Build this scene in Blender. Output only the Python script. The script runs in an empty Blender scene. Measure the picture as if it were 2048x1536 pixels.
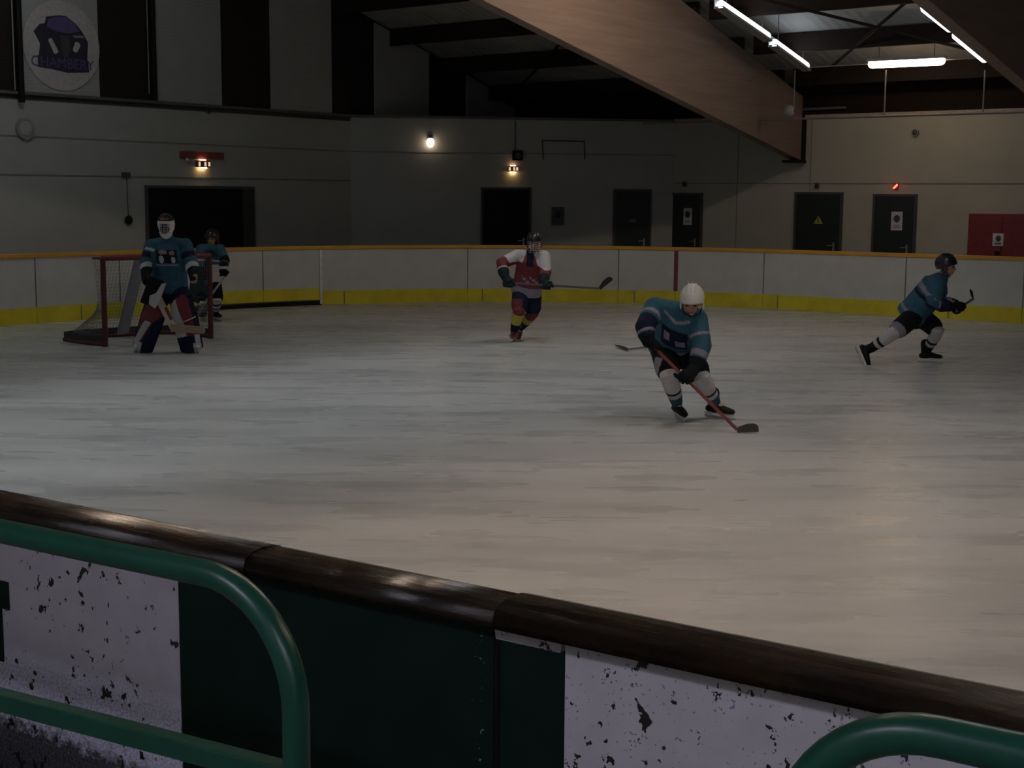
import bpy, bmesh, math, random
from mathutils import Vector, Matrix
random.seed(7)
SC = bpy.context.scene
COL = SC.collection
# ---------------------------------------------------------------- camera
F = 2800.0; CAMH = 2.11; PITCH = math.atan(376/F); ROLL = 0.007
fw = Vector((0, math.cos(PITCH), -math.sin(PITCH))); r0 = Vector((1, 0, 0)); u0 = r0.cross(fw)
RT = r0*math.cos(ROLL)+u0*math.sin(ROLL); UP = -r0*math.sin(ROLL)+u0*math.cos(ROLL)
CPOS = Vector((0, 0, CAMH))
cd = bpy.data.cameras.new('camera'); cam = bpy.data.objects.new('camera', cd); COL.objects.link(cam)
cam.matrix_world = Matrix(((RT.x, UP.x, -fw.x, 0), (RT.y, UP.y, -fw.y, 0), (RT.z, UP.z, -fw.z, CAMH), (0, 0, 0, 1)))
cd.sensor_width = 36; cd.lens = F/2048*36; cd.clip_start = .05; cd.clip_end = 200
SC.camera = cam
# ---------------------------------------------------------------- world, exposure
W = bpy.data.worlds.new('world'); SC.world = W; W.use_nodes = True
W.node_tree.nodes['Background'].inputs[0].default_value = (.6, .7, .9, 1)
W.node_tree.nodes['Background'].inputs[1].default_value = .004
SC.view_settings.view_transform = 'Standard'; SC.view_settings.look = 'None'
SC.view_settings.gamma = 1; SC.view_settings.use_curve_mapping = False
SC.view_settings.exposure = 0.0
TUBE_IN = 3.4      # emission of the lamps over the far bay
TUBE_OUT = 112.0     # emission of the other lamps
# ---------------------------------------------------------------- frames and measuring
def fray(x, y): return fw + RT*((x-1024)/F) - UP*((y-768)/F)
def on_plane(x, y, nv, N):
    d = fray(x, y); return CPOS + d*((N-CPOS.dot(nv))/d.dot(nv))
def on_z(x, y, z=0.0): return on_plane(x, y, Vector((0, 0, 1)), z)
def at(x, y, Y): return on_plane(x, y, Vector((0, 1, 0)), Y)
TH = math.radians(38)          # the rink's long axis (u) and cross axis (n)
U = Vector((math.cos(TH), -math.sin(TH), 0)); N = Vector((math.sin(TH), math.cos(TH), 0))
def rk(a, b, z=0.0): return U*a+N*b+Vector((0, 0, z))
TB = math.radians(34.4)        # the near boards
UB = Vector((math.cos(TB), -math.sin(TB), 0)); NB = Vector((math.sin(TB), math.cos(TB), 0))
# ---------------------------------------------------------------- objects
def link(name, me, mats=None, parent=None, loc=(0, 0, 0), rz=0.0):
    o = bpy.data.objects.new(name, me); COL.objects.link(o)
    for m in (mats if isinstance(mats, (list, tuple)) else [mats] if mats else []): o.data.materials.append(m)
    if parent is not None: o.parent = parent
    o.location = loc; o.rotation_euler = (0, 0, rz)
    return o
def tag(o, label, cat, group=None):
    o['label'] = label; o['category'] = cat
    if group: o['group'] = group
    return o
def thing(name, label, cat, loc=(0, 0, 0), rz=0.0, group=None):
    o = bpy.data.objects.new(name, None); COL.objects.link(o); o.location = loc; o.rotation_euler = (0, 0, rz)
    o.empty_display_size = .1
    return tag(o, label, cat, group)
def struct(o): o['kind'] = 'structure'; return o
class M:
    """collects shapes into one mesh"""
    def __init__(s): s.v = []; s.f = []; s.mi = []
    def add(s, vs, fs, mi=0):
        k = len(s.v); s.v += [tuple(v) for v in vs]; s.f += [tuple(i+k for i in f) for f in fs]; s.mi += [mi]*len(fs); return s
    def box(s, a, b, mi=0, R=None, c=None):
        x0, y0, z0 = a; x1, y1, z1 = b
        vs = [Vector(p) for p in ((x0, y0, z0), (x1, y0, z0), (x1, y1, z0), (x0, y1, z0), (x0, y0, z1), (x1, y0, z1), (x1, y1, z1), (x0, y1, z1))]
        if R is not None:
            c = Vector(c) if c is not None else Vector((0, 0, 0)); vs = [R @ v + c for v in vs]
        return s.add(vs, [(0, 3, 2, 1), (4, 5, 6, 7), (0, 1, 5, 4), (1, 2, 6, 5), (2, 3, 7, 6), (3, 0, 4, 7)], mi)
    def beam(s, p, q, w, h, up=(0, 0, 1), mi=0):
        """a bar from p to q, w wide and h high"""
        p = Vector(p); q = Vector(q); t = (q-p); L = t.length; t.normalize()
        sd = t.cross(Vector(up)).normalized(); uu = sd.cross(t)
        R = Matrix((t, sd, uu)).transposed()
        return s.box((0, -w/2, -h/2), (L, w/2, h/2), mi, R, p)
    def loft(s, pts, rad, side=(1, 0, 0), seg=14, caps=True, mi=0):
        pts = [Vector(p) for p in pts]; rad = [(r, r) if not isinstance(r, (tuple, list)) else r for r in rad]
        n = len(pts); rings = []
        for i, p in enumerate(pts):
            t = (pts[min(i+1, n-1)]-pts[max(i-1, 0)]).normalized()
            a = Vector(side); a = a - t*a.dot(t)
            if a.length < 1e-3: a = t.orthogonal()
            a.normalize(); b = t.cross(a)
            if caps and i == 0:
                for ang in (80, 55, 28):
                    rr = math.radians(ang); m = (rad[0][0]+rad[0][1])/2
                    rings.append((p - t*m*math.sin(rr), a, b, rad[0][0]*math.cos(rr), rad[0][1]*math.cos(rr)))
            rings.append((p, a, b, rad[i][0], rad[i][1]))
            if caps and i == n-1:
                for ang in (28, 55, 80):
                    rr = math.radians(ang); m = (rad[i][0]+rad[i][1])/2
                    rings.append((p + t*m*math.sin(rr), a, b, rad[i][0]*math.cos(rr), rad[i][1]*math.cos(rr)))
        vs = []; fs = []
        for (c, a, b, ra, rb) in rings:
            for k in range(seg):
                th = 2*math.pi*k/seg; vs.append(c+a*ra*math.cos(th)+b*rb*math.sin(th))
        for i in range(len(rings)-1):
            for k in range(seg):
                k2 = (k+1) % seg; fs.append((i*seg+k, i*seg+k2, (i+1)*seg+k2, (i+1)*seg+k))
        fs.append(tuple(reversed(range(seg)))); fs.append(tuple((len(rings)-1)*seg+k for k in range(seg)))
        return s.add(vs, fs, mi)
    def ell(s, c, r, ax=None, seg=16, rg=10, mi=0):
        c = Vector(c); X, Y, Z = ax if ax else (Vector((1, 0, 0)), Vector((0, 1, 0)), Vector((0, 0, 1)))
        r = r if isinstance(r, (tuple, list)) else (r, r, r)
        vs = [c+Z*r[2]]; fs = []
        for i in range(1, rg):
            ph = math.pi*i/rg
            for k in range(seg):
                th = 2*math.pi*k/seg
                vs.append(c+X*r[0]*math.sin(ph)*math.cos(th)+Y*r[1]*math.sin(ph)*math.sin(th)+Z*r[2]*math.cos(ph))
        vs.append(c-Z*r[2]); e = len(vs)-1
        for k in range(seg):
            k2 = (k+1) % seg; fs.append((0, 1+k, 1+k2))
            for i in range(rg-2): fs.append((1+i*seg+k, 1+(i+1)*seg+k, 1+(i+1)*seg+k2, 1+i*seg+k2))
            fs.append((1+(rg-2)*seg+k, e, 1+(rg-2)*seg+k2))
        return s.add(vs, fs, mi)
    def cyl(s, p, q, r, seg=14, mi=0): return s.loft([p, q], [r, r], (1, .3, .2), seg, False, mi)
    def prism(s, poly, thick, o, ax, ay, mi=0):
        """polygon in the plane (ax, ay) through o, extruded along ax x ay"""
        o = Vector(o); ax = Vector(ax); ay = Vector(ay); nz = ax.cross(ay).normalized()
        a = [o+ax*x+ay*y-nz*thick/2 for x, y in poly]; b = [p+nz*thick for p in a]; n = len(poly)
        fs = [tuple(reversed(range(n))), tuple(range(n, 2*n))]+[(i, (i+1) % n, (i+1) % n+n, i+n) for i in range(n)]
        return s.add(a+b, fs, mi)
    def mesh(s, name):
        me = bpy.data.meshes.new(name); me.from_pydata(s.v, [], s.f); me.update()
        for p, i in zip(me.polygons, s.mi): p.material_index = i
        bm = bmesh.new(); bm.from_mesh(me); bmesh.ops.recalc_face_normals(bm, faces=bm.faces); bm.to_mesh(me); bm.free()
        return me
    def build(s, name, mats, parent=None, loc=(0, 0, 0), rz=0.0, bevel=0, smooth=None):
        me = s.mesh(name); o = link(name, me, mats, parent, loc, rz)
        if bevel:
            b = o.modifiers.new('bevel', 'BEVEL'); b.width = bevel; b.segments = 2; b.limit_method = 'ANGLE'
        if smooth: 
            for p in me.polygons: p.use_smooth = True
        return o
    def organic(s, name, mats, parent=None, voxel=.011, it=4, paint=None, cuts=()):
        """one continuous skin over all the shapes; paint(co) gives the material of a spot; cuts trims by planes"""
        me = s.mesh(name); t = bpy.data.objects.new('t', me); COL.objects.link(t)
        m = t.modifiers.new('r', 'REMESH'); m.mode = 'VOXEL'; m.voxel_size = voxel; m.use_smooth_shade = True
        m = t.modifiers.new('s', 'SMOOTH'); m.factor = .5; m.iterations = it
        dg = bpy.context.evaluated_depsgraph_get()
        out = bpy.data.meshes.new_from_object(t.evaluated_get(dg)); bpy.data.objects.remove(t); bpy.data.meshes.remove(me)
        if cuts:
            bm = bmesh.new(); bm.from_mesh(out)
            for co, no in cuts:
                g = list(bm.verts)+list(bm.edges)+list(bm.faces)
                bmesh.ops.bisect_plane(bm, geom=g, plane_co=co, plane_no=no, clear_outer=True)
            bm.to_mesh(out); bm.free()
        out.name = name
        o = link(name, out, mats, parent)
        for p in out.polygons:
            p.use_smooth = True; p.material_index = paint(p.center) if paint else 0
        return o
# ---------------------------------------------------------------- materials
def nodes(name):
    m = bpy.data.materials.new(name); m.use_nodes = True; nt = m.node_tree
    return m, nt, nt.nodes['Principled BSDF']
def coord(nt, scale=(1, 1, 1), kind='Object'):
    tc = nt.nodes.new('ShaderNodeTexCoord'); mp = nt.nodes.new('ShaderNodeMapping'); mp.inputs['Scale'].default_value = scale
    nt.links.new(tc.outputs[kind], mp.inputs[0]); return mp.outputs[0]
def noise(nt, vec, scale, detail=3, rough=.5):
    n = nt.nodes.new('ShaderNodeTexNoise'); n.inputs['Scale'].default_value = scale; n.inputs['Detail'].default_value = detail
    n.inputs['Roughness'].default_value = rough; nt.links.new(vec, n.inputs['Vector']); return n.outputs['Fac']
def ramp(nt, fac, stops, const=False):
    r = nt.nodes.new('ShaderNodeValToRGB'); nt.links.new(fac, r.inputs[0])
    if const: r.color_ramp.interpolation = 'CONSTANT'
    while len(r.color_ramp.elements) < len(stops): r.color_ramp.elements.new(.5)
    for e, (p, c) in zip(r.color_ramp.elements, stops):
        e.position = p; e.color = (c, c, c, 1) if isinstance(c, (int, float)) else (*c, 1)
    return r.outputs[0]
def mix(nt, fac, a, b, op='MIX'):
    x = nt.nodes.new('ShaderNodeMix'); x.data_type = 'RGBA'; x.blend_type = op
    for k, v in ((0, fac), (6, a), (7, b)):
        if isinstance(v, (int, float)): x.inputs[k].default_value = v if k == 0 else (v, v, v, 1)
        elif isinstance(v, tuple): x.inputs[k].default_value = (*v, 1)
        else: nt.links.new(v, x.inputs[k])
    return x.outputs[2]
def mth(nt, op, a, b=0.0, c=None):
    x = nt.nodes.new('ShaderNodeMath'); x.operation = op
    for k, v in enumerate((a, b) if c is None else (a, b, c)):
        if isinstance(v, (int, float)): x.inputs[k].default_value = v
        else: nt.links.new(v, x.inputs[k])
    return x.outputs[0]
def bump(nt, b, h, strength=.3, dist=.01):
    x = nt.nodes.new('ShaderNodeBump'); x.inputs['Strength'].default_value = strength; x.inputs['Distance'].default_value = dist
    nt.links.new(h, x.inputs['Height']); nt.links.new(x.outputs[0], b.inputs['Normal'])
def plain(name, col, rough=.6, var=.12, scale=12, metal=0.0, bmp=0.0, spec=.5):
    m, nt, b = nodes(name); v = coord(nt); n = noise(nt, v, scale, 4)
    lo = tuple(c*(1-var) for c in col); hi = tuple(min(1, c*(1+var)) for c in col)
    nt.links.new(ramp(nt, n, [(.3, lo), (.7, hi)]), b.inputs['Base Color'])
    b.inputs['Roughness'].default_value = rough; b.inputs['Metallic'].default_value = metal
    b.inputs['Specular IOR Level'].default_value = spec
    if bmp: bump(nt, b, n, bmp)
    return m
def glow(name, col, s):
    m, nt, b = nodes(name); b.inputs['Base Color'].default_value = (*col, 1)
    b.inputs['Emission Color'].default_value = (*col, 1); b.inputs['Emission Strength'].default_value = s; return m
def ice_mat():
    m, nt, b = nodes('ice'); v = coord(nt, (1, 1, 1)); vs = coord(nt, (.35, 1.6, 1)); vf = coord(nt, (1.5, 14, 1))
    a = noise(nt, vs, .55, 5, .6); c = noise(nt, vf, 1.1, 5, .65); d = noise(nt, v, .25, 2)
    base = ramp(nt, a, [(.3, (.44, .465, .47)), (.5, (.58, .60, .60)), (.75, (.66, .68, .68))])
    base = mix(nt, .55, base, ramp(nt, c, [(.30, .86), (.5, 1.0), (.7, 1.02)]), 'MULTIPLY')
    base = mix(nt, .5, base, ramp(nt, d, [(.35, .85), (.65, 1.0)]), 'MULTIPLY')
    vd = coord(nt, (.5, 2.6, 1)); k = noise(nt, vd, .55, 6, .62)
    base = mix(nt, .4, base, ramp(nt, k, [(.30, (.60, .62, .63)), (.56, 1.0)]), 'MULTIPLY')
    nt.links.new(base, b.inputs['Base Color'])
    bl = ramp(nt, noise(nt, coord(nt, (.6, 2.4, 1)), 1.3, 3, .5), [(.46, .34), (.80, .10)]); nt.links.new(bl, b.inputs['Roughness'])
    b.inputs['Specular IOR Level'].default_value = .35
    h = mth(nt, 'ADD', noise(nt, vf, 3.0, 4), mth(nt, 'MULTIPLY', noise(nt, v, 30, 3), .4))
    bump(nt, b, h, .10, .012)
    return m
def wall_mat(name, col, seams=True, rib=0.0, ribdir=2):
    m, nt, b = nodes(name); v = coord(nt); n = noise(nt, v, 1.3, 6, .6); n2 = noise(nt, v, 40, 2)
    base = ramp(nt, n, [(.3, tuple(c*.88 for c in col)), (.7, col)])
    nt.links.new(base, b.inputs['Base Color']); b.inputs['Roughness'].default_value = .75
    if rib:
        w = nt.nodes.new('ShaderNodeTexWave'); w.bands_direction = 'XYZ'[ribdir]; w.inputs['Scale'].default_value = rib
        nt.links.new(v, w.inputs['Vector']); bump(nt, b, w.outputs['Fac'], .25, .015)
    else: bump(nt, b, n2, .15, .01)
    return m
def wood_mat():
    m, nt, b = nodes('glulam'); v = coord(nt, (1, .25, 3)); n = noise(nt, v, 3, 6, .6)
    w = nt.nodes.new('ShaderNodeTexWave'); w.bands_direction = 'Z'; w.inputs['Scale'].default_value = 3.5; w.inputs['Distortion'].default_value = .6
    nt.links.new(coord(nt), w.inputs['Vector'])
    base = ramp(nt, n, [(.3, (.225, .165, .135)), (.7, (.30, .225, .185))])
    base = mix(nt, .18, base, ramp(nt, w.outputs['Fac'], [(.0, .55), (.12, 1.0)]), 'MULTIPLY')
    nt.links.new(base, b.inputs['Base Color']); b.inputs['Roughness'].default_value = .55; return m
def board_mat():
    """white plastic facing with chipped dark spots, faint blue scuffs"""
    m, nt, b = nodes('chipped_white'); v = coord(nt); vx = coord(nt, (1, 1, .8))
    n1 = noise(nt, vx, 22, 4, .62); n2 = noise(nt, v, 3.5, 2); n3 = noise(nt, v, 70, 3); n4 = noise(nt, v, 9, 4)
    chips = mth(nt, 'GREATER_THAN', mth(nt, 'ADD', n1, mth(nt, 'MULTIPLY', n2, .28)), .745)
    fine = mth(nt, 'GREATER_THAN', mth(nt, 'ADD', n3, mth(nt, 'MULTIPLY', n4, .25)), .775)
    base = ramp(nt, n4, [(.3, (.56, .54, .58)), (.7, (.64, .62, .65))])
    base = mix(nt, fine, base, (.25, .27, .48)); base = mix(nt, chips, base, (.02, .022, .02))
    nt.links.new(base, b.inputs['Base Color']); b.inputs['Roughness'].default_value = .45
    bump(nt, b, chips, -.5, .003); return m
def speckled_board_mat():
    """the same facing where the lower half turns pale lilac and speckled, grimy towards its foot"""
    m, nt, b = nodes('chipped_white_speckled'); v = coord(nt); vx = coord(nt, (1, 1, .8))
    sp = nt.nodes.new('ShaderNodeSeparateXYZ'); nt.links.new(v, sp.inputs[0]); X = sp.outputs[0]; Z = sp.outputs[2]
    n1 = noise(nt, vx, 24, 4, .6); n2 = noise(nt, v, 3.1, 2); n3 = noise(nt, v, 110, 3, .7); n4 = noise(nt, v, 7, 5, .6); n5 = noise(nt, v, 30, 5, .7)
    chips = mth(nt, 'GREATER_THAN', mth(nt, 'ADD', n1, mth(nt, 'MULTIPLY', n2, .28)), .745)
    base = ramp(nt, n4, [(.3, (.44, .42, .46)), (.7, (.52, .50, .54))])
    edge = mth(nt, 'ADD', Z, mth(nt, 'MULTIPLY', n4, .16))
    pale_band = ramp(nt, edge, [(.66, 1.0), (.74, 0.0)])
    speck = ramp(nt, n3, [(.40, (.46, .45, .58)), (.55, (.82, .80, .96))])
    base = mix(nt, pale_band, base, speck)  # pale lilac specks mixed in over the lower half
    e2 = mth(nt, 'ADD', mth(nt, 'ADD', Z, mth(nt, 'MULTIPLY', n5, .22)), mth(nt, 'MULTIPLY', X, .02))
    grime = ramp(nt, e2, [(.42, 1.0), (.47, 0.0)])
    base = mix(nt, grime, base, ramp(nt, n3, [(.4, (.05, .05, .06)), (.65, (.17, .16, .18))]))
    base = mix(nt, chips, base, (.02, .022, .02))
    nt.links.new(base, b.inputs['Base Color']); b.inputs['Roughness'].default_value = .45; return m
def green_board_mat():
    m, nt, b = nodes('dark_green_board'); v = coord(nt)
    n3 = noise(nt, v, 60, 4, .7); sp = nt.nodes.new('ShaderNodeSeparateXYZ'); nt.links.new(v, sp.inputs[0])
    n1 = noise(nt, v, 5, 4)
    base = ramp(nt, n1, [(.3, (.004, .015, .011)), (.7, (.006, .021, .015))])
    near = ramp(nt, mth(nt, 'ABSOLUTE', mth(nt, 'ADD', sp.outputs[0], 1.93)), [(.0, .12), (.07, 0.0)])
    chip = mth(nt, 'GREATER_THAN', mth(nt, 'ADD', n3, near), .745)
    base = mix(nt, chip, base, (.42, .44, .44)); nt.links.new(base, b.inputs['Base Color'])
    b.inputs['Roughness'].default_value = .6; b.inputs['Specular IOR Level'].default_value = .2; return m
def rail_mat():
    m, nt, b = nodes('rail_cap'); v = coord(nt, (.35, 6, 6)); n = noise(nt, v, 9, 6, .7); n2 = noise(nt, coord(nt), 5, 3)
    base = ramp(nt, n2, [(.3, (.012, .008, .006)), (.7, (.034, .020, .011))])
    nt.links.new(base, b.inputs['Base Color']); nt.links.new(ramp(nt, n, [(.35, .12), (.65, .36)]), b.inputs['Roughness'])
    bump(nt, b, n, .5, .004); return m
def paint_mat():
    m, nt, b = nodes('green_paint'); v = coord(nt); n = noise(nt, v, 16, 5, .65); n2 = noise(nt, v, 60, 3)
    base = ramp(nt, n, [(.3, (.006, .060, .038)), (.7, (.008, .080, .050))])
    chip = mth(nt, 'GREATER_THAN', n, .70)
    base = mix(nt, chip, base, (.45, .38, .34)); nt.links.new(base, b.inputs['Base Color'])
    b.inputs['Roughness'].default_value = .32; bump(nt, b, n2, .12, .003); return m
def roof_mat():
    m, nt, b = nodes('roof_sheet'); v = coord(nt)
    w = nt.nodes.new('ShaderNodeTexWave'); w.bands_direction = 'X'; w.inputs['Scale'].default_value = 1.6; nt.links.new(v, w.inputs['Vector'])
    n = noise(nt, v, 2, 4); nt.links.new(ramp(nt, n, [(.3, (.36, .37, .36)), (.7, (.46, .47, .46))]), b.inputs['Base Color'])
    b.inputs['Roughness'].default_value = .6; bump(nt, b, w.outputs['Fac'], .35, .03); return m
ICE = ice_mat(); WALL = wall_mat('cream_wall', (.47, .46, .40)); WALLL = wall_mat('grey_white_wall', (.44, .46, .44))
CLAD = wall_mat('white_cladding', (.40, .42, .41), rib=5.0); DARKCLAD = wall_mat('brown_cladding', (.016, .010, .008), rib=5.0)
WOOD = wood_mat(); ROOF = roof_mat(); CHIP = board_mat(); SPECKLED = speckled_board_mat(); GBOARD = green_board_mat(); RAIL = rail_mat(); GREEN = paint_mat()
WHITEB = plain('white_board', (.52, .55, .54), .4, .06, 3); YELLOW = plain('yellow_kick', (.62, .56, .03), .45, .12, 4)
CAPY = plain('ochre_cap', (.62, .33, .035), .45, .1, 3); SEAM = plain('seam', (.12, .13, .14), .6); WSEAM = plain('wall_seam', (.23, .235, .22), .7); LEDGEM = plain('ledge_trim', (.12, .125, .125), .6); REDP = plain('red_paint', (.17, .025, .035), .5)
DKDOOR = plain('dark_green_door', (.012, .022, .018), .5); BLACK = plain('black', (.008, .008, .009), .6, spec=.2)
DKBROWN = plain('dark_timber', (.026, .018, .015), .8, spec=.2); STEEL = plain('steel', (.55, .56, .58), .3, .05, 20, .9); CONC = plain('concrete', (.16, .16, .15), .8)
GREY = plain('grey_plastic', (.30, .31, .31), .5); WHITE = plain('white_plastic', (.70, .70, .70), .4); DGREY = plain('dark_grey', (.07, .07, .075), .5)
PIPE = plain('pale_pipe', (.20, .18, .165), .5); COPE = plain('coping', (.42, .33, .30), .6); PAPER = plain('paper', (.62, .62, .66), .6); INK = plain('ink', (.06, .06, .08), .6)
YSIGN = plain('yellow_sign', (.45, .36, .05), .5); FIRERED = plain('fire_red', (.20, .02, .024), .5); NAVY = plain('navy', (.02, .03, .075), .6)
BANNER = plain('banner_white', (.50, .47, .47), .6); EMBL = plain('emblem_dark', (.03, .03, .055), .6); TINT = plain('emblem_violet', (.11, .085, .22), .6); STRAWM = plain('emblem_straw', (.26, .24, .14), .6)
COOL = glow('tube_cool', (.86, .92, 1.0), TUBE_IN); WARM = glow('tube_warm', (1.0, .74, .47), 11)
COOLS = glow('tube_stand', (.84, .82, 1.0), 42)
COOL3 = glow('tube_gable_bay_added', (.92, .96, .96), 48)
COOL2 = glow('tube_cool_far', (.93, .95, .97), TUBE_OUT); WARM2 = glow('tube_warm_far', (1.0, .76, .58), TUBE_OUT)
# ---------------------------------------------------------------- setting
UE = -21.9; NS = 27.6; LEDGE = 3.79; NT = 28.0; UR = 12.0; NN = -2.2
def roofz(n): return 4.5+.285*(28-n) if n > 13.7 else 4.5+.285*(n+.6)
m = M(); m.box((-40, -30, -.3), (40, 45, -.02)); struct(m.build('floor', CONC, rz=-TH))
m = M(); c = (-11.9, 16.1); poly = []
R_ = 8.2
for k in range(0, 25):
    a = math.radians(90+90*k/24); poly.append((c[0]+R_*math.cos(a), c[1]+R_*math.sin(a)))
BPATH = [(10.0, 24.55), (-3.0, 24.45)]+poly      # centre line of the far boards
full = BPATH+[(-20.1, 9.5)]
for k in range(1, 13):
    a = math.radians(180+90*k/12); full.append((-12.9+7.2*math.cos(a), 9.2+7.2*math.sin(a)))
BPATH = BPATH+[(-20.1, 9.5)]
PATHW = [rk(a, b) for a, b in full]
me_pts = [p for p in PATHW]+[UB*-9+NB*2.72, UB*8+NB*2.72]
m = M(); n_ = len(me_pts)
m.add([(p.x, p.y, 0) for p in me_pts]+[(p.x, p.y, -.02) for p in me_pts], [tuple(range(n_)), tuple(reversed(range(n_, 2*n_)))]+[(i, (i+1) % n_, (i+1) % n_+n_, i+n_) for i in range(n_)])
struct(m.build('floor', ICE))
P1 = (UE, 22.25); P2 = (-16.9, NS)
def wall(name, mat_, a, b, z0, z1, th=.15):
    """upright wall from a to b (u, n), thickness away from the hall"""
    A = rk(*a); B = rk(*b); d = B-A; ang = math.atan2(d.y, d.x)
    m = M(); m.box((0, 0, z0), (d.length, th, z1)); return struct(m.build(name, mat_, None, A, ang))
wl = wall('wall_left', WALLL, (UE, -2.2), P1, 0, LEDGE)
wb = wall('wall_back', WALLL, P1, P2, 0, LEDGE)
wr = wall('wall_right', WALL, P2, (UR, NS), 0, LEDGE)
wall('wall_upper_right', DKBROWN, (UE, NT), (UR, NT), 3.5, 4.75)
m = M(); A = [(-2.2, 3.7), (NT, 3.7), (NT, 4.66), (13.7, roofz(13.7)+.05), (-.6, 4.66), (-2.2, 4.3)]
struct(M().add([(0, a, z) for a, z in A]+[(-.15, a, z) for a, z in A], [tuple(range(6)), tuple(reversed(range(6, 12)))]+[(i, (i+1) % 6, (i+1) % 6+6, i+6) for i in range(6)]).build('wall_upper_left', DARKCLAD, None, rk(UE, 0), -TH))
wall('wall_near', WALLL, (UR, NN), (UE, NN), 0, 4.7); wall('wall_far_end', WALLL, (UR, NS+.4), (UR, NN), 0, 8.6)
# white cladding strips on the gable, cut along the roof line
for a, b in ((8.3, 9.9), (11.25, 12.8), (14.2, 15.76), (17.02, 18.61), (19.93, 21.64), (22.99, 24.78), (26.16, 27.97)):
    ps = [(a, LEDGE+.02), (b, LEDGE+.02), (b, roofz(b)-.06), (a, roofz(a)-.06)]
    m = M().add([(0, x, z) for x, z in ps]+[(.05, x, z) for x, z in ps], [(0, 1, 2, 3), (7, 6, 5, 4), (0, 1, 5, 4), (1, 2, 6, 5), (2, 3, 7, 6), (3, 0, 4, 7)])
    struct(m.build('trim_1', CLAD, None, rk(UE, 0), -TH))
# roof sheets
m = M(); 
for (a, b) in ((13.7, NT+.3), (-2.4, 13.7)):
    za, zb = roofz(a), roofz(b)
    if a < 0: za = roofz(-.6)+.285*(a+.6)
    m.add([(UE-.2, a, za), (UR+.2, a, za), (UR+.2, b, zb), (UE-.2, b, zb), (UE-.2, a, za+.08), (UR+.2, a, za+.08), (UR+.2, b, zb+.08), (UE-.2, b, zb+.08)],
          [(0, 1, 2, 3), (7, 6, 5, 4), (0, 1, 5, 4), (1, 2, 6, 5), (2, 3, 7, 6), (3, 0, 4, 7)])
struct(m.build('ceiling', ROOF, rz=-TH))
# ledge between lower and upper wall, and the coping over the right wall
def strip(name, mat_, pts, w, h, z):
    m = M()
    for p, q in zip(pts[:-1], pts[1:]): m.beam(rk(*p, z), rk(*q, z), w, h)
    return struct(m.build(name, mat_))
strip('trim_2', LEDGEM, [(UE+.03, -2.2), (UE+.03, 22.25)], .10, .05, LEDGE+.025)
strip('trim_3', LEDGEM, [(UE+.03, 22.25), (-16.9, NS-.02)], .12, .05, LEDGE+.025)
strip('trim_4', COPE, [(-16.9, NS-.02), (UR, NS-.02)], .14, .06, LEDGE+.03)
# seams of the wall sheets
LW = Vector(U)
def seam(name, a, b, za, zb=None):
    zb = za if zb is None else zb
    m = M(); m.beam(rk(*a, za), rk(*b, zb), .012, .022); return struct(m.build(name, WSEAM))
seam('trim_5', (UE+.006, -2), (UE+.006, 22.2), 3.15, 3.05); seam('trim_6', (UE+.006, -2), (UE+.006, 22.2), 2.42)
dch = Vector((P2[0]-P1[0], P2[1]-P1[1], 0)).normalized(); och = (.006*dch.y, -.006*dch.x)
seam('trim_7', (P1[0]+och[0], P1[1]+och[1]), (P2[0]+och[0], P2[1]+och[1]), 3.05); seam('trim_8', (-16.9, NS-.006), (UR, NS-.006), 2.42)
for xu in (-15.3, -13.55): 
    m = M(); m.box((xu-.008, NS-.012, 0), (xu+.008, NS+.01, LEDGE)); struct(m.build('trim_9', WSEAM, rz=-TH))
# upper right wall cornice of dark timber where the roof lands
strip('trim_10', DKBROWN, [(UE, NT-.12), (UR, NT-.12)], .2, .22, 4.42)
# ---------------------------------------------------------------- doors
NCH = Vector((dch.y, -dch.x, 0))                       # chamfer's facing, in (u, n)
NCHW = (U*NCH.x+N*NCH.y); PCH = rk(*P1)
def wallpt(which, x, y):
    if which == 'L': return on_plane(x, y, U, UE)
    if which == 'R': return on_plane(x, y, N, NS)
    return on_plane(x, y, NCHW, PCH.dot(NCHW))
DIRW = {'L': N, 'R': U, 'C': (U*dch.x+N*dch.y)}
def face_frame(which, p):
    d = DIRW[which]; return math.atan2(d.y, d.x)         # local +x to the right, local -y into the hall
def door(k, which, x0, x1, ytop, handle=True, leaf=DKDOOR, label=None):
    a = wallpt(which, x0, ytop); b = wallpt(which, x1, ytop); w = (b-a).length; h = (a.z+b.z)/2
    o = M().box((0, -.03, 0), (w, .02, h)).build('door_%d' % k, leaf, None, (a.x, a.y, 0), face_frame(which, a)); struct(o)
    m = M(); t = .05
    m.box((-t, -.045, 0), (0, .01, h+t)); m.box((w, -.045, 0), (w+t, .01, h+t)); m.box((0, -.045, h), (w, .01, h+t)); m.build('door_frame', DGREY, o)
    if handle:
        m = M(); m.box((w-.14, -.05, 1.0), (w-.10, -.03, 1.18)); m.beam((w-.12, -.07, 1.12), (w-.25, -.07, 1.12), .02, .02); m.build('door_handle', STEEL, o)
    return o, w, h
d1, w1, h1 = door(1, 'L', 293, 503, 377, False, BLACK)  # black slab stands in for the darkness of the open doorway
M().box((w1-.27, -.06, 0), (w1-.03, -.03, h1)).build('door_leaf', plain('worn_green', (.03, .045, .038), .5), d1)
door(2, 'C', 966, 1058, 379, True, BLACK); door(3, 'C', 1231, 1299, 383, True)
door(4, 'R', 1341, 1403, 390); door(5, 'R', 1595, 1683, 389); door(6, 'R', 1752, 1831, 393)
def on_wall(name, label, cat, which, x, y, group=None):
    p = wallpt(which, x, y); return thing(name, label, cat, p, face_frame(which, p), group)
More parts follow.
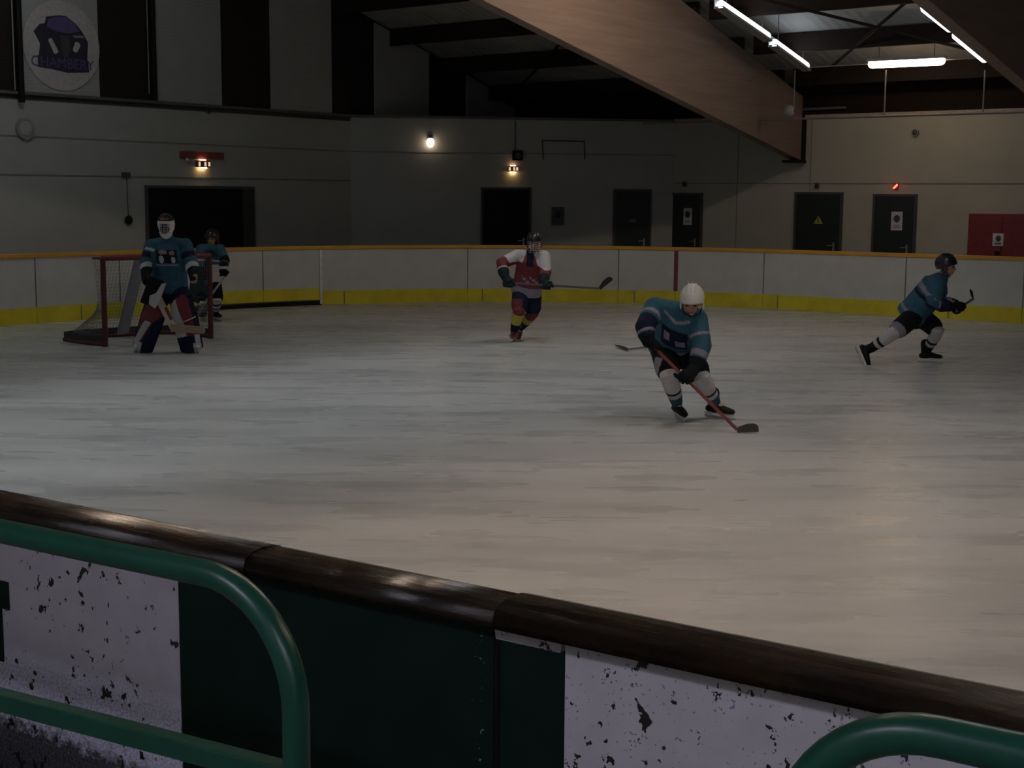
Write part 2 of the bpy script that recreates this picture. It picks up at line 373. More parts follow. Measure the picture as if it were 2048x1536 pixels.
# posters and signs on the doors
def poster(x, y, w, h, which, label, z=-.035):
    o = on_wall('poster', label, 'poster', which, x, y)
    M().box((-w/2, z-.006, -h/2), (w/2, z, h/2)).build('sheet', PAPER, o)
    m = M(); m.ell((0, z-.007, h*.12), (w*.3, .002, h*.2)); m.build('picture', INK, o)
    m = M(); m.box((-w*.33, z-.008, -h*.38), (w*.33, z-.006, -h*.31)); m.box((-w*.25, z-.008, -h*.27), (w*.25, z-.006, -h*.21)); m.build('caption_bar', GREY, o)
poster(1795, 442, .24, .38, 'R', 'white poster with dark picture on the green door under the red lamp')
poster(1377, 433, .22, .38, 'R', 'dim white poster on the narrow dark door in the beam shadow')
t = on_wall('warning_sign', 'small yellow warning triangle on the dark green door', 'sign', 'R', 1638, 441)
M().prism([(-.11, -.07), (.11, -.07), (0, .1)], .006, (0, -.036, 0), (1, 0, 0), (0, 0, 1)).build('triangle', YSIGN, t)
M().box((-.012, -.044, -.04), (.012, -.038, .05)).build('mark', INK, t)
t = on_wall('door_plate', 'faint grey plate on the dark door left of the posters', 'sign', 'C', 1264, 441)
M().box((-.1, -.04, -.05), (.1, -.034, .05)).build('plate', DGREY, t); M().box((-.07, -.045, -.01), (.07, -.04, .01)).build('line', GREY, t)
# red fire cabinet
a = wallpt('R', 1953, 427)
t = thing('fire_cabinet', 'wide red fire cabinet standing against the right wall', 'cabinet', (a.x, a.y, 0), -TH)
M().box((0, -.42, .02), (1.35, -.02, a.z)).build('body', FIRERED, t, bevel=.01)
M().box((.03, -.44, .08), (.66, -.42, a.z-.06)).build('door', FIRERED, t); M().box((.69, -.44, .08), (1.32, -.42, a.z-.06)).build('door', FIRERED, t)
m = M(); m.box((.50, -.447, 1.22), (.71, -.441, 1.46)); m.build('notice', PAPER, t)
m = M(); m.ell((.61, -.45, 1.36), (.05, .004, .06)); m.box((.54, -.452, 1.25), (.67, -.447, 1.28)); m.build('notice_print', INK, t)
M().cyl((.6, -.44, 1.08), (.6, -.48, 1.08), .045).build('lock', BLACK, t)
def text(name, body, size, mat_, parent, loc, rot=(math.pi/2, 0, 0), ext=.002, xs=1.0, align='CENTER'):
    cu = bpy.data.curves.new(name, 'FONT'); cu.body = body; cu.size = size; cu.extrude = ext; cu.align_x = align; cu.align_y = 'CENTER'
    t_ = bpy.data.objects.new('t', cu); COL.objects.link(t_); dg = bpy.context.evaluated_depsgraph_get()
    me = bpy.data.meshes.new_from_object(t_.evaluated_get(dg)); bpy.data.objects.remove(t_); bpy.data.curves.remove(cu); me.name = name
    o = link(name, me, mat_, parent, loc); o.rotation_euler = rot; o.scale = (xs, 1, 1); return o
m = M(); m.box((.52, -.446, 1.66), (.98, -.441, 1.72)); m.build('nameplate', REDP, t)
# ---------------------------------------------------------------- fittings on the walls
def box_lamp(which, x, y, label, w=.32, h=.13):
    t = on_wall('emergency_lamp', label, 'lamp', which, x, y)
    M().box((-w/2, -.09, -h/2), (w/2, -.012, h/2)).build('housing', plain('lamp_housing', (.20, .14, .08), .4), t, bevel=.01)
    gl = glow('lit_pictogram', (1, .62, .35), .8)
    for k in (-.35, .1, .4): M().box((w*k-.02, -.094, -h*.32), (w*k+.025, -.088, h*.3)).build('pictogram', gl, t)
    m = M(); m.loft([(-w*.28, -.055, -h/2-.012), (w*.28, -.055, -h/2-.012)], [.012, .012]); m.build('lower_bulb', glow('lamp_bulb', (1, .58, .22), 22), t)
    m = M(); m.loft([(-w*.22, -.055, h/2+.012), (w*.22, -.055, h/2+.012)], [.010, .010]); m.build('upper_bulb', glow('lamp_bulb_top', (1, .5, .25), 12), t)
    return t
box_lamp('L', 402, 328, 'lit emergency exit lamp on the wall above the wide dark doorway')
box_lamp('C', 1025, 338, 'lit emergency lamp above the dark corner door', .22, .12)
t = on_wall('wall_banner', 'narrow dull red strip above the lamp over the wide doorway', 'sign', 'L', 402, 311)
M().box((-.53, -.03, -.07), (.55, -.006, .07)).build('strip', plain('dull_red', (.22, .055, .06), .6), t)
M().ell((-.38, -.05, -.09), .035).build('knob', WHITE, t)
t = on_wall('wall_lamp', 'bright round bulb lamp glowing on the left wall', 'lamp', 'C', 860, 287)
M().box((-.06, -.03, .06), (.06, -.004, .18)).build('bracket', DGREY, t)
M().cyl((0, -.09, .10), (0, -.09, .16), .045).build('socket', DGREY, t); M().beam((0, -.02, .13), (0, -.09, .13), .03, .03).build('arm', DGREY, t)
M().ell((0, -.09, .02), (.085, .085, .11)).build('bulb', glow('bulb', (1, .72, .5), 5), t, smooth=True)
t = on_wall('loudspeaker', 'dark loudspeaker box above the corner emergency lamp', 'speaker', 'C', 1034, 312)
M().box((-.11, -.16, -.1), (.11, -.01, .12)).build('cabinet', BLACK, t, bevel=.01); M().cyl((0, -.165, 0), (0, -.155, 0), .07).build('cone', DGREY, t)
def cable(name, label, pts, r, mat_, cat='cable'):
    m = M()
    for p, q in zip(pts[:-1], pts[1:]): m.loft([p, q], [r, r], seg=8)
    return tag(m.build(name, mat_, smooth=True), label, cat)
NCW = NCHW*1.0
def off(p, which, d=.03):
    nn = {'L': U, 'R': -N, 'C': NCHW}[which]; return p+nn*d
cable('conduit', 'thin dark conduit dropping to the corner loudspeaker', [off(wallpt('C', 1030, y), 'C') for y in (243, 300)], .012, DGREY)
cable('conduit', 'thin dark conduit bent square on the shaded corner wall', [off(wallpt('C', x, y), 'C') for x, y in ((1086, 318), (1084, 281), (1168, 283), (1169, 318))], .014, DGREY)
t = on_wall('switch_panel', 'dim dark panel on the shaded wall right of corner door', 'panel', 'C', 1115, 432)
M().box((-.14, -.05, -.2), (.14, -.005, .2)).build('case', DGREY, t, bevel=.008); M().box((-.06, -.06, -.02), (.06, -.05, .1)).build('cover', BLACK, t)
for x, y, lab in ((48, 258, 'faint round grey loudspeaker high on the left wall'), (1832, 265, 'small round detector high on the cream right wall')):
    wh = 'L' if x < 500 else 'R'; t = on_wall('wall_disc', lab, 'speaker' if x < 500 else 'detector', wh, x, y); r = .18 if x < 500 else .075
    m = M(); m.cyl((0, -.005, 0), (0, -.07, 0), r, 24); m.build('rim', GREY, t, smooth=False)
    m = M(); m.ell((0, -.07, 0), (r*.75, .03, r*.75)); m.build('cone', DGREY if x > 500 else CLAD, t, smooth=True)
for x, y, lab in ((1370, 368, 'tiny dark detector above the shaded narrow door'), (1635, 371, 'tiny dark detector above the door with the yellow triangle'), (415, 221, 'small dark fitting under the ledge above the exit lamp')):
    wh = 'L' if x < 500 else 'R'; t = on_wall('detector', lab, 'detector', wh, x, y)
    M().box((-.045, -.05, -.06), (.045, -.004, .06)).build('case', DGREY, t, bevel=.01); M().ell((0, -.055, .0), .025).build('lens', BLACK, t, smooth=True)
t = on_wall('signal_lamp', 'small glowing red lamp above the door with white poster', 'lamp', 'R', 1793, 373)
M().box((-.05, -.04, -.06), (.05, -.004, .06)).build('base', REDP, t, bevel=.01); M().loft([(-.03, -.055, -.03), (.03, -.055, .03)], [.018, .018]).build('lens', glow('red_lens', (1, .06, .03), 9), t, smooth=True)
t = on_wall('pull_cord', 'thin hanging cord with dark round end left of the wide doorway', 'cord', 'L', 250, 350)
M().box((-.08, -.06, -.05), (.08, -.004, .05)).build('junction_box', DGREY, t)
zz = wallpt('L', 252, 440).z-wallpt('L', 250, 350).z
M().cyl((0, -.04, 0), (.02, -.04, zz), .008).build('cord', DGREY, t); M().ell((.02, -.05, zz), (.085, .045, .085)).build('box', BLACK, t, smooth=True)
# round club banner on the gable
t = on_wall('club_banner', 'round white club banner with dark emblem high on the left wall', 'banner', 'L', 119, 92)
m = M(); m.cyl((0, -.06, 0), (0, -.075, 0), .78, 48); m.build('disc', BANNER, t)
m = M(); pf = []
for (px, pz) in ((-.56, .20), (-.44, .33), (-.33, .36), (-.30, .47), (-.05, .52), (.10, .52), (.30, .40), (.42, .28), (.54, .10), (.52, -.1), (.50, -.3), (.20, -.36), (-.2, -.36), (-.48, -.24), (-.44, .0)):
    pf.append((px, pz))
m.prism(pf, .006, (0, -.078, 0), (1, 0, 0), (0, 0, 1)); m.build('emblem_head', EMBL, t)
m = M(); m.loft([(-.24, -.084, .08), (-.13, -.084, -.12)], [(.045, .01), (.05, .01)], (1, 0, 0)); m.build('emblem_tusk', BANNER, t)
m = M(); m.loft([(.32, -.084, .05), (.26, -.084, -.06)], [(.06, .01), (.05, .01)], (1, 0, 0)); m.build('emblem_tusk', BANNER, t)
m = M(); m.prism([(-.5, -.2), (.52, -.2), (.54, -.42), (.1, -.46), (-.2, -.42), (-.5, -.4)], .006, (0, -.083, 0), (1, 0, 0), (0, 0, 1)); m.build('letter_band', EMBL, t)
M().prism([(-.30, .30), (-.26, .44), (-.05, .50), (.10, .50), (.28, .40), (.36, .27), (.1, .22), (-.1, .24)], .004, (0, -.083, 0), (1, 0, 0), (0, 0, 1)).build('emblem_cap', TINT, t)
M().prism([(-.04, .18), (.14, .18), (.16, -.05), (.10, -.19), (.02, -.19), (-.02, -.05)], .004, (0, -.083, 0), (1, 0, 0), (0, 0, 1)).build('emblem_trunk', DGREY, t)
M().prism([(.22, .20), (.44, .21), (.46, .17), (.24, .16)], .004, (0, -.084, 0), (1, 0, 0), (0, 0, 1)).build('emblem_mark', STRAWM, t)
text('lettering', 'CHAMBERY', .25, TINT, t, (0, -.088, -.31))
t = thing('downpipe', 'dark downpipe on the gable left of the round banner', 'pipe', off(wallpt('L', 37, 205), 'L', .1))
zt = wallpt('L', 37, -30).z-wallpt('L', 37, 205).z
M().cyl((0, 0, 0), (0, 0, zt), .055).build('pipe', BLACK, t); M().cyl((-.09, -.05, .2), (-.09, -.05, zt), .012).build('clip_rod', GREY, t)
t = thing('downpipe', 'thin dark post on the gable right of the round banner', 'pipe', off(wallpt('L', 303, 200), 'L', .1))
zt = wallpt('L', 303, -30).z-wallpt('L', 303, 200).z
M().cyl((0, 0, 0), (0, 0, zt), .05).build('pipe', BLACK, t); M().cyl((-.09, -.05, .1), (-.09, -.05, zt), .010).build('clip_rod', GREY, t)
# ---------------------------------------------------------------- roof beams and purlins
def beam(uc, label, foot=True):
    t = thing('roof_beam', label, 'beam', rk(uc, 0), -TH, 'glulam roof beams')
    n0, n1 = 13.7, 27.45; zl = lambda n: 2.90+.199*(27.45-n)
    top = lambda n: roofz(n)-.42
    ps = [(27.45, zl(27.45)), (27.45, top(27.45)), (24, top(24)), (13.7, top(13.7)), (-.05, top(27.45)), (-.05, zl(27.45)), (13.7, zl(13.7))]
    w = .11; k = len(ps)
    M().add([(-w, a, z) for a, z in ps]+[(w, a, z) for a, z in ps], [tuple(range(k)), tuple(reversed(range(k, 2*k)))]+[(i, (i+1) % k, (i+1) % k+k, i+k) for i in range(k)]).build('timber', WOOD, t, bevel=.008)
    m = M(); m.box((-.16, 27.1, zl(27.45)-.05), (.16, 27.6, zl(27.45))); m.box((-.14, 27.45, zl(27.45)), (.14, 27.6, zl(27.45)+1.0)); m.build('bracket', BLACK, t)
    return t
beam(-13.82, 'laminated timber roof beam landing above the cream right wall, lit face')
beam(-7.5, 'laminated timber roof beam in shadow at upper right of the picture')
for uc in (-1.5, 4.8):
    beam(uc, 'laminated timber roof beam over the near part of the rink')
bays = ((UE, -13.95), (-13.7, -7.62), (-7.38, -1.62), (-1.38, 4.68))
for bi, (a, b) in enumerate(bays):
    for k in range(12):
        nn = 27.0-1.75*k
        if nn < 6: break
        m = M(); w = .10; L = b-a
        m.box((-L/2, -w/2, -.37), (L/2, w/2, -.02)); 
        o = m.build('roof_purlin', DKBROWN, None, rk((a+b)/2, nn, roofz(nn)), -TH)
        if bi == 0: lab = 'dark roof purlin between the gable and the lit beam'
        elif bi == 1: lab = 'dark roof purlin in the bay with the lit tubes'
        else: lab = 'dark roof purlin in a bay over the near rink'
        tag(o, lab, 'purlin', ['gable bay purlins', 'lamp bay purlins', 'near bay purlins', 'near bay purlins'][bi])
def brace(p, q, lab):
    m = M(); m.loft([rk(*p), rk(*q)], [.03, .03], seg=8); tag(m.build('roof_brace', DKBROWN), lab, 'brace', 'crossed roof braces')
brace((-13.5, 27.2, roofz(27.2)-.34), (-7.8, 21.4, roofz(21.4)-.34), 'diagonal brace crossing under the roof behind the warm tube')
brace((-7.8, 27.2, roofz(27.2)-.42), (-13.5, 21.4, roofz(21.4)-.42), 'diagonal brace crossing under the roof behind the warm tube')
brace((-21.5, 27.2, roofz(27.2)-.34), (-14.2, 21.4, roofz(21.4)-.34), 'diagonal brace under the roof left of the lit beam')
# ---------------------------------------------------------------- tube lamps
def lamp(p, q, em, label, group=None, r=.05, skirt=1, deep=.17):
    """a batten lamp from p to q (points of the hall) hung under the roof"""
    p = rk(*p); q = rk(*q); c = (p+q)/2; d = (q-p); L = d.length; dn = d.normalized()
    t = thing('tube_lamp', label, 'lamp', c, 0, group)
    rid = roofz(max(-.5, c.dot(N)))-c.z-.02
    up = Vector((0, 0, 1)); sd = dn.cross(up).normalized(); m = M()
    if skirt < 0: sd = -sd
    if skirt == 0: m.beam(-d/2+up*.07, d/2+up*.07, .16, .05)
    else:                                     # added reflector, keeps light off beams and walls: one side (1) or both (2) come down past the tube
        up2 = sd.cross(dn); a, b = .09, deep
        pr = [(-a, .09), (a, .09), (a, .06)] + ([(a+.05, -b), (a+.035, -b), (a-.015, .06)] if skirt == 2 else [(a, .05)]) + [(-a+.015, .06), (-a-.035, -b), (-a-.05, -b), (-a, .06)]
        k = len(pr); m.add([e*d*.5+sd*x+up2*y for e in (-1, 1) for x, y in pr], [tuple(range(k)), tuple(reversed(range(k, 2*k)))][:0]+[(i, (i+1) % k, (i+1) % k+k, i+k) for i in range(k)])
    m.build('housing', GREY, t)
    m = M(); m.loft([-d/2+dn*r-up*.0, d/2-dn*r], [r, r], seg=12); m.build('tube', em, t, smooth=True)
    for s in (-.36, .36): M().cyl(d*s+up*.09, d*s+up*(rid), .008, 6).build('hanger', DGREY, t)
    return t
lamp((-12.64, 25.45, 4.64), (-12.64, 24.0, 4.99), COOL, 'lit white tube lamp, lower of the left slanting pair', skirt=-1, r=.075)
lamp((-12.60, 23.75, 5.05), (-12.60, 21.9, 5.46), COOL, 'lit white tube lamp, upper of the left slanting pair, cut by picture top', skirt=-1, r=.075)
lamp((-9.15, 25.45, 4.60), (-9.02, 23.6, 4.86), COOL, 'lit white tube lamp, lower of the right slanting pair', skirt=0, r=.08)
lamp((-8.98, 23.3, 4.92), (-8.9, 21.9, 5.12), COOL, 'lit white tube lamp half hidden by the shadowed beam', skirt=0, r=.08)
lamp((-11.45, 25.6, 4.64), (-9.95, 25.6, 4.63), WARM, 'lit orange-tinted tube lamp hanging level over the right wall', skirt=0, r=.08)
for (uu, nn, z, em, sk) in ((-10.6, 18.6, 6.0, WARM2, 1), (-10.6, 14.6, 6.8, COOL2, 2), (-10.6, 10.6, 6.4, COOL2, 2),
                        (-4.5, 12.5, 6.6, COOL2, 2), (-4.5, 9, 6.0, WARM2, 2), (-4.5, 5.5, 5.2, WARM2, 2),
                        (1.5, 14, 6.8, WARM2, 2), (1.5, 9, 6.2, WARM2, 2), (1.5, 5, 5.2, WARM2, 2),
                        (-17.6, 12.5, 6.8, COOL3, 0), (-17.6, 8, 6.0, COOL3, 0), (-10.6, 6, 5.4, COOL2, 2)):  # unseen gable-bay lamps added to brighten the left wall and cladding
    lamp((uu, nn+.75, z-.1), (uu, nn-.75, z+.1), em, 'unseen tube lamp over the ice, above the picture', 'lamps above the picture', .05, sk, .24)
for uu in (-3.4, .6, 3.0):
    lamp((uu, -1.2, 3.6), (uu+1.5, -1.2, 3.6), COOLS, 'tube lamp over the spectators, above the picture', 'lamps over the stand', .05, 0)
cable('conduit', 'thin pale lamp conduit running under the roof behind the tubes', [rk(-14, 25.75, 4.66), rk(-7.3, 25.75, 4.66)], .012, PIPE)
# suspended pipe with drop rods
t = thing('suspended_pipe', 'thin pale pipe hung by rods in front of the dark upper wall', 'pipe', rk(-11, 25.6, 3.66), -TH)
m = M(); m.cyl((-5.5, 0, 0), (3.7, 0, 0), .022); m.build('pipe', PIPE, t)
for x in (1590, 1772, 1970):
    p = on_plane(x, 140, N, 25.6); uu = p.dot(U)+11
    M().cyl((uu, 0, 0), (uu, 0, p.z-3.66), .014).build('rod', PIPE, t)
p = on_plane(1578, 222, N, 25.55); t = thing('loudspeaker', 'small round white loudspeaker on the hanging rod beside beam foot', 'speaker', p, -TH)
M().ell((0, 0, 0), (.12, .08, .12)).build('case', GREY, t, smooth=True); M().box((.0, -.02, -.02), (.12, .02, .02)).build('clamp', DGREY, t)
p0 = on_plane(1605, 219, N, 27.9); p1 = on_plane(1690, 215, N, 27.9)
tag(M().loft([p0, p1], [.03, .03], seg=8).build('light_batten', PIPE), 'short pale unlit batten above the ledge beside the beam foot', 'batten')
# ---------------------------------------------------------------- far boards
def path_len(P):
    L = [0]
    for a, b in zip(P[:-1], P[1:]): L.append(L[-1]+(Vector(b)-Vector(a)).length)
    return L
BP = [Vector((p[0], p[1], 0)) for p in BPATH]; BL = path_len(BP)
def bpt(s):
    s = max(0, min(BL[-1]-1e-6, s))
    for i in range(len(BL)-1):
        if BL[i+1] >= s: f = (s-BL[i])/(BL[i+1]-BL[i]); return BP[i].lerp(BP[i+1], f)
def bnorm(s):
    d = (bpt(s+.15)-bpt(s-.15)).normalized(); return Vector((-d.y, d.x, 0))     # into the rink? flipped below
def s_at(x):
    """arc length of the board seen at picture column x"""
    best = None
    for k in range(0, 4000):
        s = BL[-1]*k/4000; p = bpt(s); w = rk(p.x, p.y, .6)-CPOS; px = 1024+F*w.dot(RT)/w.dot(fw)
        if best is None or abs(px-x) < best[0]: best = (abs(px-x), s)
    return best[1]
def sweep(m, s0, s1, o0, o1, z0, z1, mi=0, step=.35):
    k = max(1, int((s1-s0)/step)); vs = []
    for i in range(k+1):
        s = s0+(s1-s0)*i/k; p = bpt(s); nn = bnorm(s)
        for o, z in ((o0, z0), (o1, z0), (o1, z1), (o0, z1)):
            q = p+nn*o; vs.append(tuple(rk(q.x, q.y, z)))
    fs = []
    for i in range(k):
        for j in range(4): fs.append((i*4+j, i*4+(j+1) % 4, (i+1)*4+(j+1) % 4, (i+1)*4+j))
    fs += [(0, 1, 2, 3), (k*4+3, k*4+2, k*4+1, k*4)]; m.add(vs, fs, mi)
SG = 1 if (bpt(8)+bnorm(8)).y < bpt(8).y else -1     # towards the ice
cols = [-160, 70, 238, 443-60, 525, 641, 935, 1237, 1352, 1528, 1812, 2048, 2300]
ss = sorted([s_at(x) for x in cols if 0 <= x <= 2048]+[BL[-1]-.02, BL[-1]-2.4, .02, 2.2])
kseams = [s_at(x) for x in (158, 687, 965, 1270, 1558, 1900)]
sg0, sg1 = s_at(641), s_at(443-60)
labs = {}
for i, (a, b) in enumerate(zip(ss[:-1], ss[1:])):
    mid = (a+b)/2; p = bpt(mid); w = rk(p.x, p.y, .6)-CPOS; px = 1024+F*w.dot(RT)/w.dot(fw)
    gate = 383 < px < 641
    if px > 2048: lab = 'white far dasher board beyond the right picture edge'
    elif px > 1812: lab = 'rightmost white far board with yellow foot, behind the lunging skater'
    elif px > 1528: lab = 'white far board with yellow foot below the door with yellow triangle'
    elif px > 1352: lab = 'white far board with yellow foot right of the red stripe'
    elif px > 1237: lab = 'white far board with yellow foot just left of the red stripe'
    elif px > 935: lab = 'white far board with yellow foot behind the red-clad player'
    elif px > 641: lab = 'long curved white far board between the gate and the red-clad player'
    elif px > 525: lab = 'white gate board beside the pale post, dark gap under it'
    elif px > 383: lab = 'white gate board partly behind the player at the net, dark gap under it'
    elif px > 238: lab = 'white far board behind the goalkeeper'
    elif px > 70: lab = 'white far board left of the goal'
    elif px > -60: lab = 'white far board at the left picture edge'
    else: lab = 'white far dasher board beyond the left picture edge'
    t = thing('dasher_board', lab, 'board', rk(p.x, p.y, 0), 0, 'far rink boards'); off_ = -t.location
    z0 = .10 if gate else 0.0
    def addp(name, s0, s1, o0, o1, za, zb, mat_):
        m = M(); sweep(m, s0, s1, o0, o1, za, zb); o = m.build(name, mat_, t, off_); return o
    addp('facing', a+.004, b-.004, -.03*SG, .02*SG, .2+z0, 1.07, WHITEB)
    addp('kick_plate', a+.004, b-.004, -.03*SG, .035*SG, z0, .265+z0*.6, YELLOW)
    addp('joint', b-.012, b+.008, -.02*SG, .024*SG, z0, 1.07, SEAM)
    if gate: addp('gap_shade', a+.004, b-.004, -.05*SG, .03*SG, 0, .07, BLACK)  # black strip stands in for the shaded gap under the gate
m = M(); sweep(m, .02, BL[-1]-.02, -.06*SG, .045*SG, 1.065, 1.135); tag(m.build('cap_rail', CAPY, bevel=.012), 'ochre yellow cap rail running along the top of the far boards', 'rail')
m = M(); s = s_at(1352); sweep(m, s-.04, s+.04, .02*SG, .03*SG, .27, 1.06); tag(m.build('board_stripe', REDP), 'dark red upright stripe on the far boards', 'stripe')
for s_, lab in ((s_at(641), 'pale upright post at the right end of the board gate'),):
    m = M(); sweep(m, s_-.02, s_+.03, .02*SG, .05*SG, .02, 1.06); tag(m.build('gate_post', WHITE), lab, 'post')
for s_ in kseams:
    m = M(); sweep(m, s_-.008, s_+.008, .034*SG, .04*SG, .01, .26); o = m.build('kick_seam', SEAM); struct(o); o.name = 'trim_11'
# ---------------------------------------------------------------- near boards
RZB = -TB; NBF = 2.69; OB = NB*NBF
def nearboard(s0, s1, mat_, lab, z1=1.10, z0=0.0, inner=WHITEB):
    t = thing('dasher_board', lab, 'board', OB, RZB)
    M().box((s0, 0, z0), (s1, .03, z1)).build('outer_facing', mat_, t)
    M().box((s0, .03, z0), (s1, .055, z1)).build('inner_facing', inner, t)
    return t
nearboard(-5.6, -3.003, SPECKLED, 'chipped white near board at lower left, pale-speckled and grimy below')
g1 = nearboard(-3.0, -1.89, GBOARD, 'wide dark green gate board behind the bent green barrier')
g2 = nearboard(-1.885, -1.688, GBOARD, 'narrow dark green near board beside the chipped white one', 1.045)
m = M(); m.prism([(-1.885, 1.045), (-1.70, 1.045), (-1.688, 1.10), (-1.88, 1.10), (-1.89, 1.075)], .028, (0, .015, 0), (1, 0, 0), (0, 0, 1)); m.build('bare_edge', CHIP, g2)
M().box((-1.885, -.004, .3), (-1.872, 0, 1.04)).build('joint', BLACK, g2)
nearboard(-1.685, 2.6, CHIP, 'long chipped white near board at lower right')
t = thing('painted_letter', 'part of a dark green letter on the left near board', 'letter', OB, RZB)
M().box((-4.02, -.004, .78), (-3.79, -.001, .872)).build('crossbar', GBOARD, t); M().box((-3.94, -.004, .60), (-3.83, -.001, .78)).build('stem', GBOARD, t)
def rail(s0, s1, lab, dz=0.0, dn=0.0):
    prof = []
    y0, y1 = 2.615-NBF-dn, 2.78-NBF+dn; zt = 1.155+dz; zb = 1.098
    for k in range(9):
        a = math.pi*k/8; prof.append((((y0+y1)/2)-math.cos(a)*(y1-y0)/2, zb+.018+math.sin(a)**.7*(zt-zb-.018)))
    prof = [(y0, zb)]+prof+[(y1, zb)]
    k = len(prof); m = M()
    m.add([(s0, y, z) for y, z in prof]+[(s1, y, z) for y, z in prof], [tuple(range(k)), tuple(reversed(range(k, 2*k)))]+[(i, (i+1) % k, (i+1) % k+k, i+k) for i in range(k)])
    o = m.build('cap_rail', RAIL, None, OB, RZB); tag(o, lab, 'rail', 'near cap rail lengths')
    for p in o.data.polygons:
        if len(p.vertices) == 4: p.use_smooth = True
rail(-5.6, -2.66, 'scratched shiny dark cap rail on the near boards, left length', .002)
rail(-2.655, -1.84, 'dark cap rail over the green near boards, middle length')
rail(-1.838, 2.6, 'brown-black cap rail over the near boards, long right length', .006, .004)
# ---------------------------------------------------------------- green barriers of the stand
NBAR = 1.6
def tube_mesh(pts, r, seg=20):
    m = M(); m.loft(pts, [r]*len(pts), (0, 1, 0), seg, True); return m
def corner(cx, cz, R, a0, a1, k=12): return [(cx+R*math.cos(math.radians(a0+(a1-a0)*i/k)), 0, cz+R*math.sin(math.radians(a0+(a1-a0)*i/k))) for i in range(k+1)]
t = thing('crowd_barrier', 'green painted tube barrier bent down at its right end, lower left', 'barrier', NB*NBAR, RZB)
R1 = .20; pts = [(-5.2, 0, 1.448), (-4.2, 0, 1.455), (-3.2, 0, 1.463), (-2.4, 0, 1.469), (-2.0, 0, 1.474)]+corner(-1.515-R1, 1.478-R1, R1, 90, 0)+[(-1.515, 0, 1.1), (-1.515, 0, .45)]
tube_mesh(pts, .0228).build('top_tube', GREEN, t, smooth=True)
m = M(); m.beam((-5.2, 0, .995), (-1.53, 0, 1.168), .035, .035); m.build('lower_bar', GREEN, t, bevel=.003)
m = M(); m.cyl((-1.515, 0, .44), (-1.515, 0, .46), .07); m.build('foot_plate', GREEN, t)
m = M(); m.loft([(-3.6, 0, 1.45), (-3.6, 0, .46)], [.025, .025]); m.build('post', GREEN, t, smooth=True)
t = thing('crowd_barrier', 'green painted tube barrier with chipped bend at lower right corner', 'barrier', NB*NBAR, RZB)
R1 = .19; sx = -.665
pts = [(sx, 0, .45), (sx, 0, 1.0)]+corner(sx+R1, 1.478-R1, R1, 180, 90)+[(-.3, 0, 1.479), (.3, 0, 1.48), (1.5, 0, 1.48)]
tube_mesh(pts, .0253).build('top_tube', GREEN, t, smooth=True)
m = M(); m.beam((sx+.015, 0, 1.15), (1.5, 0, 1.16), .035, .035); m.build('lower_bar', GREEN, t, bevel=.003)
m = M(); m.cyl((sx, 0, .44), (sx, 0, .46), .07); m.build('foot_plate', GREEN, t)
m = M(); m.box((-5.6, -3.2, .3), (2.6, 2.3, .45)); o = m.build('floor', CONC, None, (0, 0, 0), RZB); struct(o)
#PEOPLE
# ---------------------------------------------------------------- people
SKIN = plain('skin', (.42, .24, .17), .55); TEAL = plain('teal_cloth', (.018, .085, .135), .8, .15, 20); WCLOTH = plain('white_cloth', (.48, .47, .48), .8, .06, 20)
NAVYC = plain('navy_cloth', (.012, .016, .04), .85, .15, 20, spec=.15); REDC = plain('red_cloth', (.15, .018, .024), .8, .15, 20); BLACKC = plain('black_cloth', (.008, .009, .011), .85, .15, 20, spec=.15)
YELC = plain('yellow_cloth', (.40, .36, .05), .8, .1, 20); LILAC = plain('lilac_cloth', (.22, .20, .25), .8, .1, 20); DTEAL = plain('dark_teal_leather', (.008, .018, .021), .7, spec=.2)
BRONZE = plain('tan', (.28, .20, .13), .6); HELW = plain('white_shell', (.72, .70, .68), .3, .03, 4); HELB = plain('black_shell', (.015, .015, .018), .3); HAIR = plain('hair', (.03, .02, .015), .7)
EYE = plain('eye', (.02, .02, .02), .3); WIRE = plain('cage_wire', (.45, .45, .46), .35, .03, 10, .6); SHAFT = plain('red_shaft', (.17, .022, .02), .5); TAPE = plain('black_tape', (.012, .012, .012), .7)
SHAFTG = plain('grey_shaft', (.30, .31, .33), .4); STICKW = plain('pale_stick', (.50, .46, .40), .5)
def reach(a, x, y, L, sg):
    """the point seen at (x, y) that lies L from a, on the near (-1) or far (+1) side"""
    d = fray(x, y).normalized(); w = a-CPOS; b = d.dot(w); c = w.dot(w)-L*L; disc = b*b-c
    return CPOS+d*(b+sg*math.sqrt(max(0, disc)))
def mkhead(m, c, f, s=1.0):
    f = Vector(f).normalized(); r = f.cross(Vector((0, 0, 1))).normalized(); u = r.cross(f); ax = (r, f, u)
    P = lambda x, y, z: c+(r*x+f*y+u*z)*s
    m.ell(P(0, -.01, .025), (.077*s, .096*s, .098*s), ax); m.ell(P(0, .025, -.045), (.058*s, .068*s, .07*s), ax)
    m.ell(P(0, .075, -.092), (.026*s, .02*s, .018*s), ax); m.loft([P(0, .088, .012), P(0, .112, -.03)], [.011*s, .017*s])
    m.ell(P(0, .09, -.062), (.028*s, .012*s, .010*s), ax); m.loft([P(-.045, .082, .026), P(.045, .082, .026)], [.012*s, .012*s])
    for q in (-1, 1): m.ell(P(q*.08, -.005, -.012), (.012*s, .022*s, .034*s), ax); m.ell(P(q*.04, .066, -.02), (.022*s, .02*s, .018*s), ax)
